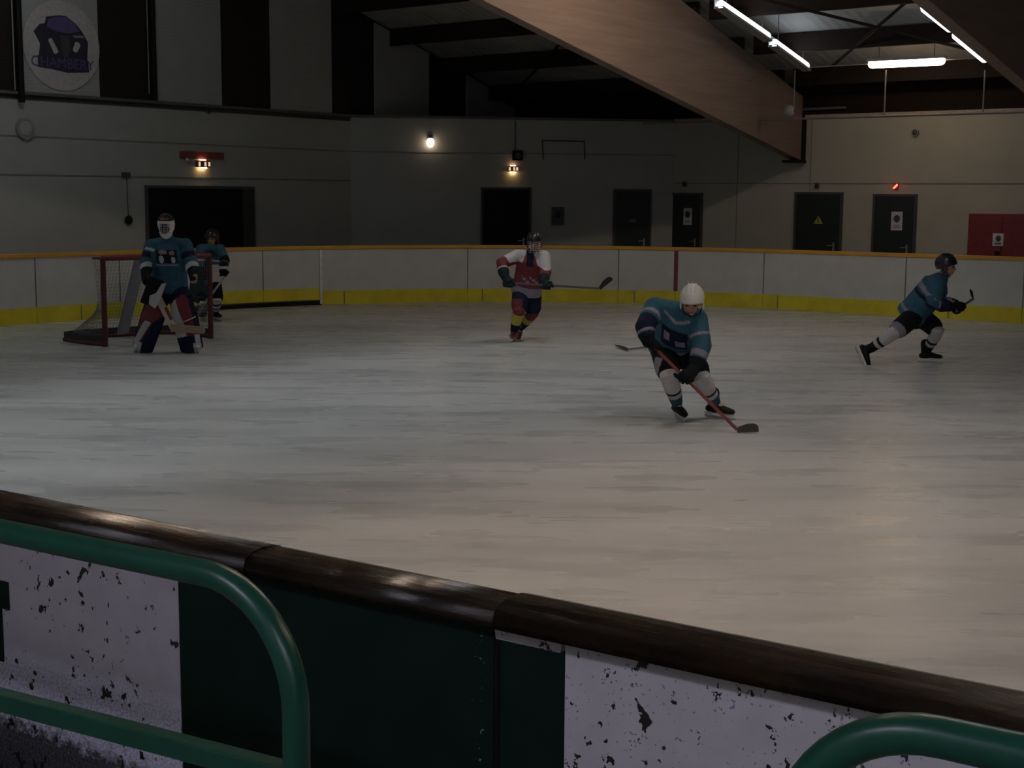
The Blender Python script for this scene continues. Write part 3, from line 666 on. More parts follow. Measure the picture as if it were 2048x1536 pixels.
def eyes(root, base, c, f):
    f = Vector(f).normalized(); r = f.cross(Vector((0, 0, 1))).normalized(); u = r.cross(f)
    for q in (-1, 1): M().ell(c-base+r*q*.034+f*.088+u*.004, (.012, .010, .008), (r, f, u)).build('eye', EYE, root, smooth=True)
    m = M(); m.loft([c-base+f*.102-u*.064-r*.022, c-base+f*.102-u*.064+r*.022], [.004, .004], (0, 0, 1)); m.build('mouth', plain('lips', (.28, .09, .08), .5), root, smooth=True)
def body(root, base, J, vox=.011):
    m = M(); B = lambda k: J[k]-base; sv = (J['shR']-J['shL']).normalized()
    c0 = Vector((B('pel').lerp(B('neck'), .5)))
    m.loft([B('pel'), B('pel').lerp(B('neck'), .35), B('pel').lerp(B('neck'), .75), B('neck')], [(.14, .10), (.13, .09), (.14, .09), (.07, .055)], sv)
    m.loft([B('neck'), B('head')], [.058, .055]); mkhead(m, B('head'), J['face'])
    for s in 'LR':
        m.loft([B('neck').lerp(B('sh'+s), .3), B('sh'+s)], [.045, .05]); m.loft([B('sh'+s), B('el'+s), B('wr'+s)], [.055, .042, .03])
        h = (B('ha'+s)-B('wr'+s)); m.loft([B('wr'+s), B('wr'+s)+h*.7], [(.03, .02), (.04, .018)])
        m.loft([B('hip'+s), B('hip'+s).lerp(B('kn'+s), .5), B('kn'+s)], [.09, .078, .056]); m.loft([B('kn'+s), B('kn'+s).lerp(B('an'+s), .35), B('an'+s)], [.055, .056, .036])
        m.loft([B('an'+s), B('an'+s)+J['toe'+s]*.05-J['sole'+s]*.03], [.032, .026])
    m.organic('body', SKIN, root, vox, 4)
def jersey(root, base, J, mats, paint, vox=.011, hem=.30, bulk=1.0, cuffr=.062):
    m = M(); B = lambda k: J[k]-base; sv = (J['shR']-J['shL']).normalized(); ax = (B('neck')-B('pel')).normalized()
    lo = B('pel')-ax*hem*.25; k = bulk
    m.loft([lo, B('pel'), B('pel').lerp(B('neck'), .4), B('pel').lerp(B('neck'), .78), B('neck')-ax*.01], [(.215*k, .165*k), (.205*k, .155*k), (.20*k, .15*k), (.21*k, .145*k), (.10, .085)], sv)
    m.loft([B('shL')+Vector((0, 0, .012)), B('neck').lerp((B('shL')+B('shR'))/2, .5), B('shR')+Vector((0, 0, .012))], [.088*k, .09*k, .088*k])
    for s in 'LR':
        e = B('el'+s); w = B('wr'+s); m.loft([B('neck')-ax*.03, B('sh'+s)], [.078, .085*k]); m.loft([B('sh'+s), B('sh'+s).lerp(e, .5), e, e.lerp(w, .5), w.lerp(e, .08)], [.092*k, .086*k, .082*k, .074*k, cuffr])
    return m.organic('jersey', mats, root, vox, 5, paint, [(lo-ax*.03, -ax)])
def shorts(root, base, J, mats, paint=None, vox=.011, end=.82):
    m = M(); B = lambda k: J[k]-base; sv = (J['hipR']-J['hipL']).normalized()
    m.loft([B('pel')+Vector((0, 0, .05)), B('hipL').lerp(B('hipR'), .5)], [(.18, .15), (.19, .155)], sv)
    for s in 'LR': m.loft([B('hip'+s), B('hip'+s).lerp(B('kn'+s), end)], [.132, .122], caps=True)
    return m.organic('hockey_shorts', mats, root, vox, 5, paint)
def sock(root, base, J, s, mats, paint=None, r=1.0, vox=.011):
    m = M(); a = J['kn'+s]-base; b = J['an'+s]-base; h = J['hip'+s]-base
    m.loft([a.lerp(h, .28), a, a.lerp(b, .3), a.lerp(b, .65), a.lerp(b, .97)], [.078*r, .082*r, .078*r, .066*r, .052*r])
    f = (a-b).normalized()
    return m.organic('sock', mats, root, vox, 3, (lambda co: paint((co-a).dot(-f)/(a-b).length)) if paint else None)
def skate(root, base, J, s, mat_=None, sm=None):
    mat_ = mat_ or BLACK; a = J['an'+s]-base; f = J['toe'+s]; u = J['sole'+s]; r = f.cross(u).normalized(); u = r.cross(f).normalized()
    P = lambda y, z, x=0: a+f*y+u*z+r*x
    m = M(); m.loft([P(-.02, .10), P(-.015, .0), P(-.01, -.05)], [(.052, .062), (.046, .056), (.045, .062)], r)
    m.loft([P(-.06, -.062), P(.04, -.05), P(.12, -.062), P(.175, -.068)], [(.040, .036), (.046, .042), (.046, .032), (.036, .026)], r)
    b = m.organic('skate', mat_, root, .009, 3)
    m = M(); m.prism([(-.10, -.098), (.20, -.098), (.20, -.112), (.17, -.138), (.13, -.115), (-.02, -.115), (-.05, -.138), (-.10, -.12)], .028, a, f, u); m.build('blade_holder', HELW, b)
    m = M(); m.prism([(-.11, -.138), (-.10, -.128), (.20, -.128), (.225, -.136), (.19, -.155), (-.09, -.155)], .005, a, f, u); m.build('blade', STEEL, b)
def glove(root, base, J, s, sd, mats=None, sz=1.0, paint=None):
    """hockey glove whose fingers close round a shaft along sd"""
    mats = mats or DTEAL; w = J['wr'+s]-base; e = J['el'+s]-base; h = J['ha'+s]-base; sd = Vector(sd).normalized()
    d0 = (w-h); d0 = d0-sd*d0.dot(sd); d0 = d0.normalized() if d0.length > 1e-3 else sd.orthogonal().normalized(); d1 = sd.cross(d0)
    m = M(); fo = (e-w).normalized()
    m.loft([w+fo*.085, w+fo*.03, w], [.070*sz, .062*sz, .052*sz]); 
    m.loft([w, h+d0*.035], [(.052*sz, .040*sz), (.055*sz, .032*sz)], sd); m.loft([h+d0*.045-sd*.035, h+d0*.045+sd*.035], [.032*sz, .032*sz])
    for i in range(4):
        o = (i-1.5)*.031*sz; rr = .043*sz*(1, 1.08, 1.04, .92)[i]
        pts = [h+sd*o+d0*rr*math.cos(math.radians(t_))+d1*rr*math.sin(math.radians(t_)) for t_ in (15, 60, 110, 165, 215)[:(5 if i < 3 else 4)]]
        m.loft(pts, [.0165*sz, .0165*sz, .0155*sz, .015*sz, .013*sz][:len(pts)], sd)
    pts = [h+sd*(.045+.012*k)*sz*-1+d0*.042*sz*math.cos(math.radians(t_))+d1*.042*sz*math.sin(math.radians(t_)) for k, t_ in enumerate((-20, -70, -120, -160))]
    m.loft(pts, [.019*sz, .018*sz, .017*sz, .014*sz], sd)
    g = m.organic('glove', mats, root, .0085, 1, paint)
    return g
def helmet(root, base, J, mat_, cage=None, visor=False):
    c = J['head']-base; f = Vector(J['face']).normalized(); r = f.cross(Vector((0, 0, 1))).normalized(); u = r.cross(f)
    m = M(); m.ell(c+u*.03-f*.012, (.108, .132, .122), (r, f, u), 28, 20); me = m.mesh('helmet')
    bm = bmesh.new(); bm.from_mesh(me); g = list(bm.verts)+list(bm.edges)+list(bm.faces)
    bmesh.ops.bisect_plane(bm, geom=g, plane_co=c+u*.005+f*.04, plane_no=-u+f*.42, clear_outer=True)
    g = list(bm.verts)+list(bm.edges)+list(bm.faces)
    bmesh.ops.bisect_plane(bm, geom=g, plane_co=c-u*.05, plane_no=-u, clear_outer=True)
    bm.to_mesh(me); bm.free()
    o = link('helmet', me, mat_, root); so = o.modifiers.new('shell', 'SOLIDIFY'); so.thickness = .012; so.offset = 0
    for p in me.polygons: p.use_smooth = True
    for q in (-1, 1): M().ell(c+r*q*.102-f*.0-u*.045, (.012, .035, .045), (r, f, u)).build('ear_guard', mat_, o, smooth=True)
    for q in (-.5, 0, .5): M().loft([c+r*q*.07+u*.148-f*.07, c+r*q*.07+u*.158, c+r*q*.07+u*.140+f*.06], [.006, .008, .006]).build('ridge', mat_, o, smooth=True)
    m = M(); m.loft([c+r*.1-u*.05, c+r*.07-u*.11+f*.05, c-u*.135+f*.06, c-r*.07-u*.11+f*.05, c-r*.1-u*.05], [.006]*5); m.build('chin_strap', BLACK, o, smooth=True)
    if cage:
        m = M()
        for k in range(6):
            z = .03-.032*k; m.loft([c+r*x+f*(.125*math.sqrt(max(.05, 1-(x/.115)**2)))*(.95 if k < 5 else .85)+u*z for x in (-.095, -.06, 0, .06, .095)], [.0035]*5, seg=6)
        for x in (-.06, -.02, .02, .06): m.loft([c+r*x+f*(.125*math.sqrt(1-(x/.115)**2))+u*z for z in (.04, -.04, -.13)], [.0035]*3, seg=6)
        m.build('face_cage', cage, o, smooth=True)
    if visor:
        m = M(); ps = []
        for x in (-.10, -.075, -.04, 0, .04, .075, .10): ps.append(c+r*x+f*(.13*math.sqrt(1-(x/.125)**2)))
        k = len(ps); m.add([p+u*.045 for p in ps]+[p-u*.035+f*.008 for p in ps], [(i, i+1, i+1+k, i+k) for i in range(k-1)])
        gm, nt, b = nodes('visor'); b.inputs['Transmission Weight'].default_value = .9; b.inputs['Roughness'].default_value = .05; b.inputs['Base Color'].default_value = (.6, .65, .7, 1)
        m.build('visor', gm, o, smooth=True)
    return o
def stick(name_label, a, b, blade, mat_=SHAFT, btape=TAPE, cat='hockey stick', wmul=1.0, blade_w=.07):
    """shaft from a (butt) to b (heel), blade on from b to the point blade"""
    a, b, c = Vector(a), Vector(b), Vector(blade); t = thing('hockey_stick', name_label, cat, b); d = (a-b)
    M().beam((0, 0, 0), d, .02*wmul, .03*wmul, up=(.3, .2, 1)).build('shaft', mat_, t, bevel=.003)
    M().beam(d*.90, d*1.0, .026*wmul, .036*wmul, up=(.3, .2, 1)).build('grip_tape', TAPE, t)
    bl = c-b; L = bl.length; bd = bl.normalized(); dn = d.normalized(); upv = (dn-bd*dn.dot(bd)).normalized()
    nz = bd.cross(upv).normalized(); k = 9; vs = []
    for i in range(k+1):
        s_ = i/k; h = blade_w*(.62+.5*min(1, s_*2.2))*(1 if s_ < .85 else 1-(s_-.85)*2.2); cv = .018*math.sin(s_*math.pi*.5)**2
        for (yy, zz) in ((0, -.006), (h, -.004), (h, .004), (0, .006)): vs.append(bd*L*s_*1.0+upv*(yy-blade_w*.35)+nz*(zz+cv))
    fs = []
    for i in range(k):
        for j in range(4): fs.append((i*4+j, i*4+(j+1) % 4, (i+1)*4+(j+1) % 4, (i+1)*4+j))
    fs += [(3, 2, 1, 0), (k*4, k*4+1, k*4+2, k*4+3)]; M().add(vs, fs).build('blade', btape, t)
    return t
def ground(x, y): return on_z(x, y, 0)
# --- forward with the white helmet
b0 = ground(1395, 842); Y0 = 13.3
J = {'pel': at(1347, 688, 13.42)}
J['neck'] = reach(J['pel'], 1368, 622, .50, -1); J['head'] = reach(J['neck'], 1384, 602, .17, -1)
J['shL'] = at(1309, 617, J['neck'].y+.16); J['shR'] = at(1394, 640, J['neck'].y+.02)
J['elL'] = reach(J['shL'], 1289, 655, .29, -1); J['wrL'] = at(1297, 684, J['elL'].y-.08); J['haL'] = at(1306, 692, J['elL'].y-.14)
J['elR'] = at(1404, 692, J['shR'].y-.10); J['wrR'] = at(1390, 735, J['elR'].y-.10); J['haR'] = at(1379, 755, J['elR'].y-.14)
J['hipL'] = at(1329, 705, 13.4); J['hipR'] = at(1374, 704, 13.42)
J['knL'] = reach(J['hipL'], 1338, 752, .40, -1); J['knR'] = reach(J['hipR'], 1403, 757, .40, -1)
J['anL'] = reach(J['knL'], 1354, 811, .40, 1); J['anR'] = reach(J['knR'], 1430, 812, .40, 1)
for s in 'LR':
    if J['an'+s].z < .15: J['an'+s].z = .156
J['toeL'] = Vector((.28, -.95, -.12)).normalized(); J['soleL'] = Vector((-.12, -.1, 1)).normalized()
J['toeR'] = Vector((.86, -.5, -.06)).normalized(); J['soleR'] = Vector((-.3, .0, .95)).normalized()
J['face'] = Vector((-.22, -1, -.55))
p_ = thing('person', 'hockey player in teal jersey, white helmet, leaning over a red stick', 'person', b0)
body(p_, b0, J, .0105)
sv = (J['shR']-J['shL']).normalized(); axT = (J['neck']-J['pel']).normalized(); fr = sv.cross(axT); fr = fr if fr.y < 0 else -fr; ch = J['pel'].lerp(J['neck'], .55)-b0
def near_seg(co, a, b):
    a = a-b0_; b = b-b0_; d = b-a; t_ = max(0, min(1, (co-a).dot(d)/d.dot(d))); return (co-(a+d*t_)).length, t_
b0_ = b0
def pW(co):
    dl, tl = near_seg(co, J['elL'], J['wrL']); dr, tr = near_seg(co, J['elR'], J['wrR'])
    ul, vl = near_seg(co, J['shL'], J['elL']); ur, vr = near_seg(co, J['shR'], J['elR'])
    if dl < .095 and (.25 < tl < .45): return 1
    if dr < .095 and (.30 < tr < .55): return 1
    if ul < .10 and .35 < vl < .5: return 1
    if ur < .10 and .55 < vr < .66: return 1
    q = co-ch; x = q.dot(sv); y = q.dot(axT)
    if q.dot(fr) > 0:
        if abs(y-(.165+abs(x-.0)*.25)) < .014 and abs(x) < .13: return 1
        if -.10 < x < -.04 and -.06 < y < .04: return 1
        if .02 < x < .11 and -.10 < y < -.03: return 1
        if abs(x) < .13 and -.13 < y < .10: return 2
        if abs(y+.20-(x*.05)) < .02: return 1
    if (dl < .10 and tl > .5) or (ul < .11 and vl > .62): return 2
    return 0
jersey(p_, b0, J, [TEAL, LILAC, NAVYC], pW, .0105, .36, 1.14)
shorts(p_, b0, J, [BLACKC, LILAC], lambda co: 1 if (co-(J['hipL']-b0)).dot(sv) > -.03 and (co-(J['hipL']-b0)).dot(sv) < .06 and co.z < (J['hipL']-b0).z-.02 else 0, .0105, .72)
for s in 'LR':
    sock(p_, b0, J, s, [WCLOTH, NAVYC, TEAL], lambda t_: 1 if .46 < t_ < .54 else (2 if t_ > .68 else 0), 1.12, .0105)
    skate(p_, b0, J, s, BLACK)
butt = at(1296, 676, J['haL'].y+.03); heel = ground(1474, 866); heel.z += .03
sd = heel-J['haL']
for s in 'LR':
    tt = (J['ha'+s]-heel).dot(sd)/sd.dot(sd); 
J['haR'] = heel.lerp(J['haL'], (J['haR']-heel).dot(J['haL']-heel)/(J['haL']-heel).dot(J['haL']-heel))
for s in 'LR': glove(p_, b0, J, s, sd, [BLACKC], 1.12)
helmet(p_, b0, J, HELW, None); eyes(p_, b0, J['head']-b0+b0, J['face'])
dv = (J['haL']-heel).normalized()
toe_ = ground(1516, 866); toe_.z = .03
stick('red-shafted hockey stick with black blade, held by the white-helmeted player', J['haL']+dv*.10, heel, toe_)
# --- a stick whose blade shows behind him
hl = ground(1256, 703); hl.z = .03; tp = ground(1233, 695); tp.z = .05
stick('grey hockey stick lying on ice behind the white-helmeted player, only its blade end clear', ground(1405, 684)+Vector((0, 0, .03)), hl, tp, SHAFTG)
# --- player in red
def solve(spec): return spec
b0 = ground(1030, 684); b0_ = b0
K = J = {'pel': at(1055, 572, 20.45)}
J['neck'] = reach(J['pel'], 1067, 506, .52, -1); J['head'] = reach(J['neck'], 1069, 484, .17, -1)
J['shL'] = at(1034, 513, J['neck'].y+.03); J['shR'] = at(1088, 515, J['neck'].y+.0)
J['elL'] = reach(J['shL'], 1003, 527, .30, -1); J['wrL'] = at(1009, 552, J['elL'].y-.14); J['haL'] = at(1016, 566, J['elL'].y-.2)
J['elR'] = at(1091, 545, J['shR'].y-.12); J['wrR'] = at(1086, 563, J['elR'].y-.18); J['haR'] = at(1092, 571, J['elR'].y-.22)
J['hipL'] = at(1042, 584, 20.5); J['hipR'] = at(1066, 584, 20.5)
J['knL'] = reach(J['hipL'], 1038, 622, .40, -1); J['anL'] = at(1028, 662, 20.4); J['anL'].z = .157
J['knR'] = at(1066, 626, 20.5); J['anR'] = reach(J['knR'], 1042, 655, .40, 1)
J['toeL'] = Vector((-.15, -1, -.02)).normalized(); J['soleL'] = Vector((.05, 0, 1)).normalized()
J['toeR'] = Vector((-.2, -.5, -.85)).normalized(); J['soleR'] = Vector((.2, -.8, .5)).normalized()
J['face'] = Vector((.02, -1, -.25))
p_ = thing('person', 'hockey player in red jersey with white shoulders, striding on one leg', 'person', b0)
body(p_, b0, J, .012); svR = (J['shR']-J['shL']).normalized(); axR = (J['neck']-J['pel']).normalized(); chR = J['pel'].lerp(J['neck'], .5)-b0; rb = b0.copy()
def pR(co):
    sl = J['shL']-rb; sr = J['shR']-rb; q = co-chR; x = q.dot(svR); y = q.dot(axR)
    dl, tl = near_seg(co, K['elL'], K['wrL']); ul, vl = near_seg(co, K['shL'], K['elL'])
    dr, tr = near_seg(co, K['elR'], K['wrR'])
    if dl < .10 and tl > .42 and x < -.2: return 1
    if ul < .11 and vl > .78 and x < -.2: return 0
    if dl < .10 and x < -.2: return 0
    if y > .13 and abs(x) > .06+max(0, (.26-y))*.4: return 1
    if y < -.235: return 2
    if -.17 < y < -.05 and abs(x) < .12 and (int((x+1)/.045)+int((y+1)/.04)) % 3 == 0: return 2
    if abs(x) < .05 and .10 < y: return 3
    return 0
jersey(p_, b0, J, [REDC, WCLOTH, LILAC, NAVYC], pR, .012, .34, 1.08)
shorts(p_, b0, J, [NAVYC, REDC], lambda co: 1 if (co-(K['hipL']-rb)).dot(svR) < .05 and co.z < (K['hipL']-rb).z-.08 else 0, .012, .75)
sock(p_, b0, J, 'L', [REDC, YELC, NAVYC], lambda t_: 0 if t_ < .08 else (1 if t_ < .58 else 2), 1.12, .012); sock(p_, b0, J, 'R', [REDC, YELC, NAVYC], lambda t_: 0 if t_ < .25 else (1 if t_ < .55 else 2), 1.1, .012)
for s in 'LR': skate(p_, b0, J, s, REDP)
hb = at(1199, 577, J['haR'].y-.05); sd = J['haL']-hb
J['haR'] = hb.lerp(J['haL'], (J['haR']-hb).length/(J['haL']-hb).length)
for s in 'LR': glove(p_, b0, J, s, sd, [DTEAL], 1.2)
helmet(p_, b0, J, HELB, WIRE); eyes(p_, b0, J['head'], J['face'])
stick('dark hockey stick held level out to the right by the red-clad player', J['haL']+(J['haL']-hb).normalized()*.08, hb, at(1224, 556, hb.y-.03), plain('dark_shaft', (.06, .05, .06), .4))
# --- skater lunging to the right
b0 = ground(1835, 728); b0_ = b0
L_ = J = {'pel': at(1831, 620, 17.95)}
J['neck'] = reach(J['pel'], 1884, 556, .53, -1); J['head'] = at(1893, 532, J['neck'].y-.02)
J['shL'] = at(1868, 567, J['neck'].y+.22); J['shR'] = at(1872, 570, J['neck'].y-.17)
J['elR'] = at(1866, 606, J['shR'].y-.1); J['wrR'] = at(1903, 614, J['elR'].y+.02); J['haR'] = at(1915, 618, J['elR'].y+.06)
J['elL'] = at(1880, 606, J['shL'].y+.02); J['wrL'] = at(1912, 608, J['shL'].y-.12); J['haL'] = at(1927, 609, J['shL'].y-.18)
J['hipL'] = at(1838, 630, 18.1); J['hipR'] = at(1826, 634, 17.82)
J['knL'] = reach(J['hipL'], 1876, 661, .42, -1); J['anL'] = at(1853, 707, 18.05)
J['knR'] = reach(J['hipR'], 1787, 667, .42, -1); J['anR'] = reach(J['knR'], 1737, 700, .42, 1)
J['anL'].z = .157
J['toeL'] = Vector((1, -.12, -.02)).normalized(); J['soleL'] = Vector((0, .05, 1)).normalized()
J['toeR'] = Vector((.35, -.3, -.9)).normalized(); J['soleR'] = Vector((.9, .1, .35)).normalized()
J['face'] = Vector((1, -.45, -.12))
p_ = thing('person', 'hockey player in blue-teal jersey, dark helmet, lunging towards the right', 'person', b0); lb = b0.copy()
body(p_, b0, J, .012); axL = (J['neck']-J['pel']).normalized()
def pL(co):
    y = (co-(L_['pel']-lb)).dot(axL)
    u_, v_ = near_seg(co, L_['shR'], L_['elR']); d_, t_ = near_seg(co, L_['elR'], L_['wrR'])
    if u_ < .10 and v_ > .45 and v_ < .75: return 1
    if d_ < .10 and .3 < t_: return 2
    if .30 < y < .37 and u_ > .1: return 1
    if .22 < y < .27: return 2
    if y < .0 and y > -.04: return 1
    return 0
jersey(p_, b0, J, [TEAL, LILAC, NAVYC], pL, .012, .30, 1.27)
shorts(p_, b0, J, [BLACKC, LILAC], lambda co: 1 if -.16 < (co-(L_['knR']-lb)).dot((L_['hipR']-L_['knR']).normalized()) < .10 and co.x < (L_['hipR']-lb).x-.05 and (co.y < (L_['hipR']-lb).y+.05) else 0, .012, .74)
for s in 'LR':
    sock(p_, b0, J, s, [WCLOTH, BLACKC], lambda t_: 1 if (.42 < t_ < .52 or t_ > .66) else 0, 1.05, .012); skate(p_, b0, J, s, BLACK)
hb = at(1946, 598, J['haR'].y+1.15); J['haL'] = J['haR'].lerp(hb, .22); J['wrL'] = J['haL']+(J['wrL']-J['haL']).normalized()*.09
for s in 'LR': glove(p_, b0, J, s, hb-J['haR'], [BLACKC], 1.1)
helmet(p_, b0, J, HELB); eyes(p_, b0, J['head'], J['face'])
stick('dark hockey stick held low ahead by the lunging skater', J['haR']+(J['haR']-hb).normalized()*.1, hb, at(1940, 582, hb.y+.12), plain('dark_shaft_worn', (.08, .07, .07), .4))
# --- player behind the net
b0 = ground(425, 643); b0_ = b0; YN = 23.5
J = {'pel': at(418, 562, YN)}
J['neck'] = reach(J['pel'], 421, 495, .53, -1); J['head'] = at(424, 477, J['neck'].y-.05)
J['shL'] = at(402, 500, YN-.2); J['shR'] = at(440, 499, YN-.18); J['elR'] = at(450, 522, YN-.3); J['wrR'] = at(447, 535, YN-.5); J['haR'] = at(446, 545, YN-.58)
J['elL'] = at(398, 530, YN-.3); J['wrL'] = at(406, 548, YN-.48); J['haL'] = at(410, 553, YN-.56)
J['hipL'] = at(409, 572, YN); J['hipR'] = at(428, 572, YN); J['knL'] = reach(J['hipL'], 404, 604, .4, -1); J['knR'] = reach(J['hipR'], 433, 600, .4, -1)
J['anL'] = at(408, 630, YN+.05); J['anR'] = at(432, 628, YN-.05); J['anL'].z = J['anR'].z = .157
J['toeL'] = Vector((-.1, -1, 0)).normalized(); J['toeR'] = Vector((.55, -.8, 0)).normalized(); J['soleL'] = J['soleR'] = Vector((0, 0, 1)); J['face'] = Vector((-.15, -1, -.15)); Nn = J
p_ = thing('person', 'hockey player in teal jersey standing behind the net post', 'person', b0); nb = b0.copy(); svN = (J['shR']-J['shL']).normalized(); axN = (J['neck']-J['pel']).normalized()
body(p_, b0, J, .012)
def pN(co):
    q = co-(Nn['pel']-nb); x = q.dot(svN); y = q.dot(axN); dr, tr = near_seg(co, Nn['elR'], Nn['wrR'])
    if dr < .10: return 2 if tr < .5 else 1
    if y < .28 and x > .02: return 1
    if .33 < y < .36: return 1
    return 0
jersey(p_, b0, J, [TEAL, WCLOTH, BLACKC], pN, .012, .24, 1.0); shorts(p_, b0, J, [BLACKC], None, .012)
for s in 'LR':
    sock(p_, b0, J, s, [WCLOTH, NAVYC], lambda t_: 1 if int(t_*9) % 3 == 1 else 0, 1.1, .012); skate(p_, b0, J, s, BLACK); 
hs = J['haL']-J['haR']; 
for s in 'LR': glove(p_, b0, J, s, hs, [BLACKC, WCLOTH], 1.1, (lambda co: 1 if abs((co-(Nn['wrR']-nb)).z) < .022 else 0) if s == 'R' else None)
helmet(p_, b0, J, HELB, None); eyes(p_, b0, J['head'], J['face'])
hn = ground(382, 648)+Vector((0, 0, .03))
stick('hockey stick held by the player behind the net, mostly behind the goalkeeper', J['haR']+(J['haR']-J['haL']).normalized()*.1, hn, ground(364, 650)+Vector((0, 0, .04)), SHAFTG)
# --- goalkeeper
b0 = ground(338, 704); b0_ = b0; YG = b0.y
J = {'pel': at(342, 572, YG+.12)}
J['neck'] = at(336, 480, YG+.0); J['head'] = at(333, 452, YG-.06)
J['shL'] = at(303, 495, YG+.04); J['shR'] = at(370, 492, YG+.02)
J['elL'] = at(293, 533, YG-.05); J['wrL'] = at(297, 562, YG-.24); J['haL'] = at(311, 585, YG-.33)
J['elR'] = at(384, 533, YG-.05); J['wrR'] = at(394, 560, YG-.24); J['haR'] = at(397, 580, YG-.32)
J['hipL'] = at(326, 582, YG+.1); J['hipR'] = at(358, 582, YG+.1)
J['knL'] = at(306, 633, YG-.14); J['knR'] = at(374, 631, YG-.14); J['anL'] = at(288, 680, YG+.02); J['anR'] = at(388, 678, YG+.02)
J['anL'].z = J['anR'].z = .157
J['toeL'] = Vector((-.35, -1, 0)).normalized(); J['toeR'] = Vector((.45, -1, 0)).normalized(); J['soleL'] = Vector((.12, 0, 1)).normalized(); J['soleR'] = Vector((-.12, 0, 1)).normalized(); J['face'] = Vector((.02, -1, -.08)); G_ = J
p_ = thing('person', 'goalkeeper in teal jersey and white mask standing before the net', 'person', b0); gb = b0.copy(); svG = (J['shR']-J['shL']).normalized(); axG = Vector((0, 0, 1))
body(p_, b0, J, .012); cG = J['pel'].lerp(J['neck'], .5)-b0
def pG(co):
    q = co-cG; x = q.dot(svG); z = q.z
    for s in 'LR':
        d_, t_ = near_seg(co, G_['el'+s], G_['wr'+s]); u_, v_ = near_seg(co, G_['sh'+s], G_['el'+s])
        if d_ < .13 and abs(x) > .19 and .02 < t_ < .30 and co.y < (G_['el'+s]-gb).y: return 1
        if d_ < .14 and abs(x) > .17 and t_ >= .30: return 5
        if s == 'L' and u_ < .12 and .12 < v_ < .25 and co.y < (G_['el'+s]-gb).y: return 1
        if u_ < .12 and .35 < v_ < .6 and abs(x) > .2: return 2
    if co.y < cG.y:
        if abs(x) < .155 and -.035 < z < -.005: return 3
        if (abs(x+.055)/.035)**2+((z-.055)/.055)**2 < 1 or (abs(x-.10)/.028)**2+((z-.05)/.045)**2 < 1: return 1
        if ((x+.03)/.06)**2+((z-.15)/.03)**2 < 1 or ((x-.09)/.035)**2+((z-.14)/.03)**2 < 1: return 4
        if abs(x-.01) < .14 and .01 < z < .18: return 2
    return 0
jersey(p_, b0, J, [TEAL, WCLOTH, NAVYC, LILAC, BRONZE, BLACKC], pG, .012, .22, 1.14, .09)
shorts(p_, b0, J, [NAVYC], None, .012, .7)
for s, si in (('L', -1), ('R', 1)):
    skate(p_, b0, J, s, HELW)
    kn = J['kn'+s]-b0; an = J['an'+s]-b0; hp = J['hip'+s]-b0
    top_ = kn.lerp(hp, .62)+Vector((si*.02, -.13, 0)); lo_ = an+Vector((0, -.13, -.09)); d = (top_-lo_).normalized(); fy = Vector((si*.32, -1, 0)).normalized(); fx = d.cross(fy).normalized(); fx = fx if fx.x > 0 else -fx
    m = M(); m.loft([lo_, lo_+d*.12, kn+Vector((0, -.12, -.05)), top_], [(.125, .06), (.135, .07), (.145, .07), (.13, .05)], fx)
    for q in (-1, 1): m.loft([lo_+fx*q*.11-fy*.03, kn+fx*q*.125-fy*.05+Vector((0, -.12, 0)), top_+fx*q*.11-fy*.03], [.045, .05, .04])
    Lp = (top_-lo_).length
    def pad(co, lo_=lo_, d=d, fx=fx, fy=fy, si=si, Lp=Lp):
        q = co-lo_; t_ = q.dot(d)/Lp; x = q.dot(fx)*si          # x > 0 towards the outside
        if q.dot(fy) < -.01 and x < 0: return 1
        if x > .13: return 1
        if si < 0:
            if t_ < .12 and x > -.02: return 2
            if abs(x-(.12-.33*t_)) < .05 and t_ < .62: return 2
            if x < .05-.33*t_: return 1
            return 0 if x < .07 else 1
        if t_ < .10 and x > .02: return 2
        if x < -.055+.02*math.sin(t_*5) and t_ > .27: return 2
        if t_ < .27: return 1 if x < .06 else 2
        if abs(t_-.60-x*.3) < .012: return 2
        return 0 if x < .085 else 1
    m.organic('leg_pad', [REDC, NAVYC, WCLOTH], p_, .012, 3, pad)
# blocker glove, catching glove
h = J['haL']-b0; w = J['wrL']-b0
glove(p_, b0, J, 'L', Vector((.35, 0, -1)), [BLACKC], 1.25)
m = M(); R_b = Matrix.Rotation(math.radians(22), 3, 'Y') @ Matrix.Rotation(math.radians(12), 3, 'Z')
m.box((-.10, -.03, -.19), (.10, .02, .19), 0, R_b, h+Vector((-.02, -.085, .02))); m.build('blocker_board', BLACKC, p_, bevel=.02)
m = M(); m.prism([(-.06, -.17), (.03, -.20), (.06, -.1), (.08, .16), (.03, .14), (-.01, -.0), (-.08, -.06)], .02, h+Vector((.05, -.125, -.0)), (math.cos(.3), 0, math.sin(.3)*-1), (math.sin(.3), 0, math.cos(.3))); m.build('blocker_stripe', WCLOTH, p_)
J['haR'] = J['haR']+Vector((0, 0, -.0)); h = J['haR']-b0; w = J['wrR']-b0
m = M(); m.loft([w+Vector((0, .03, .10)), w], [.085, .075])
m.loft([w, h+Vector((0, -.02, 0))], [(.09, .05), (.12, .05)], (1, 0, 0)); 
for i in range(5):
    a_ = math.radians(-60+i*32); dd = Vector((math.sin(a_), -.25, -math.cos(a_))).normalized(); m.loft([h, h+dd*.08, h+dd*.15+Vector((0, -.05, 0))], [.035, .032, .026])
m.loft([h+Vector((-.10, -.04, -.02)), h+Vector((-.02, -.10, -.12)), h+Vector((.10, -.06, -.08))], [.03, .045, .03])
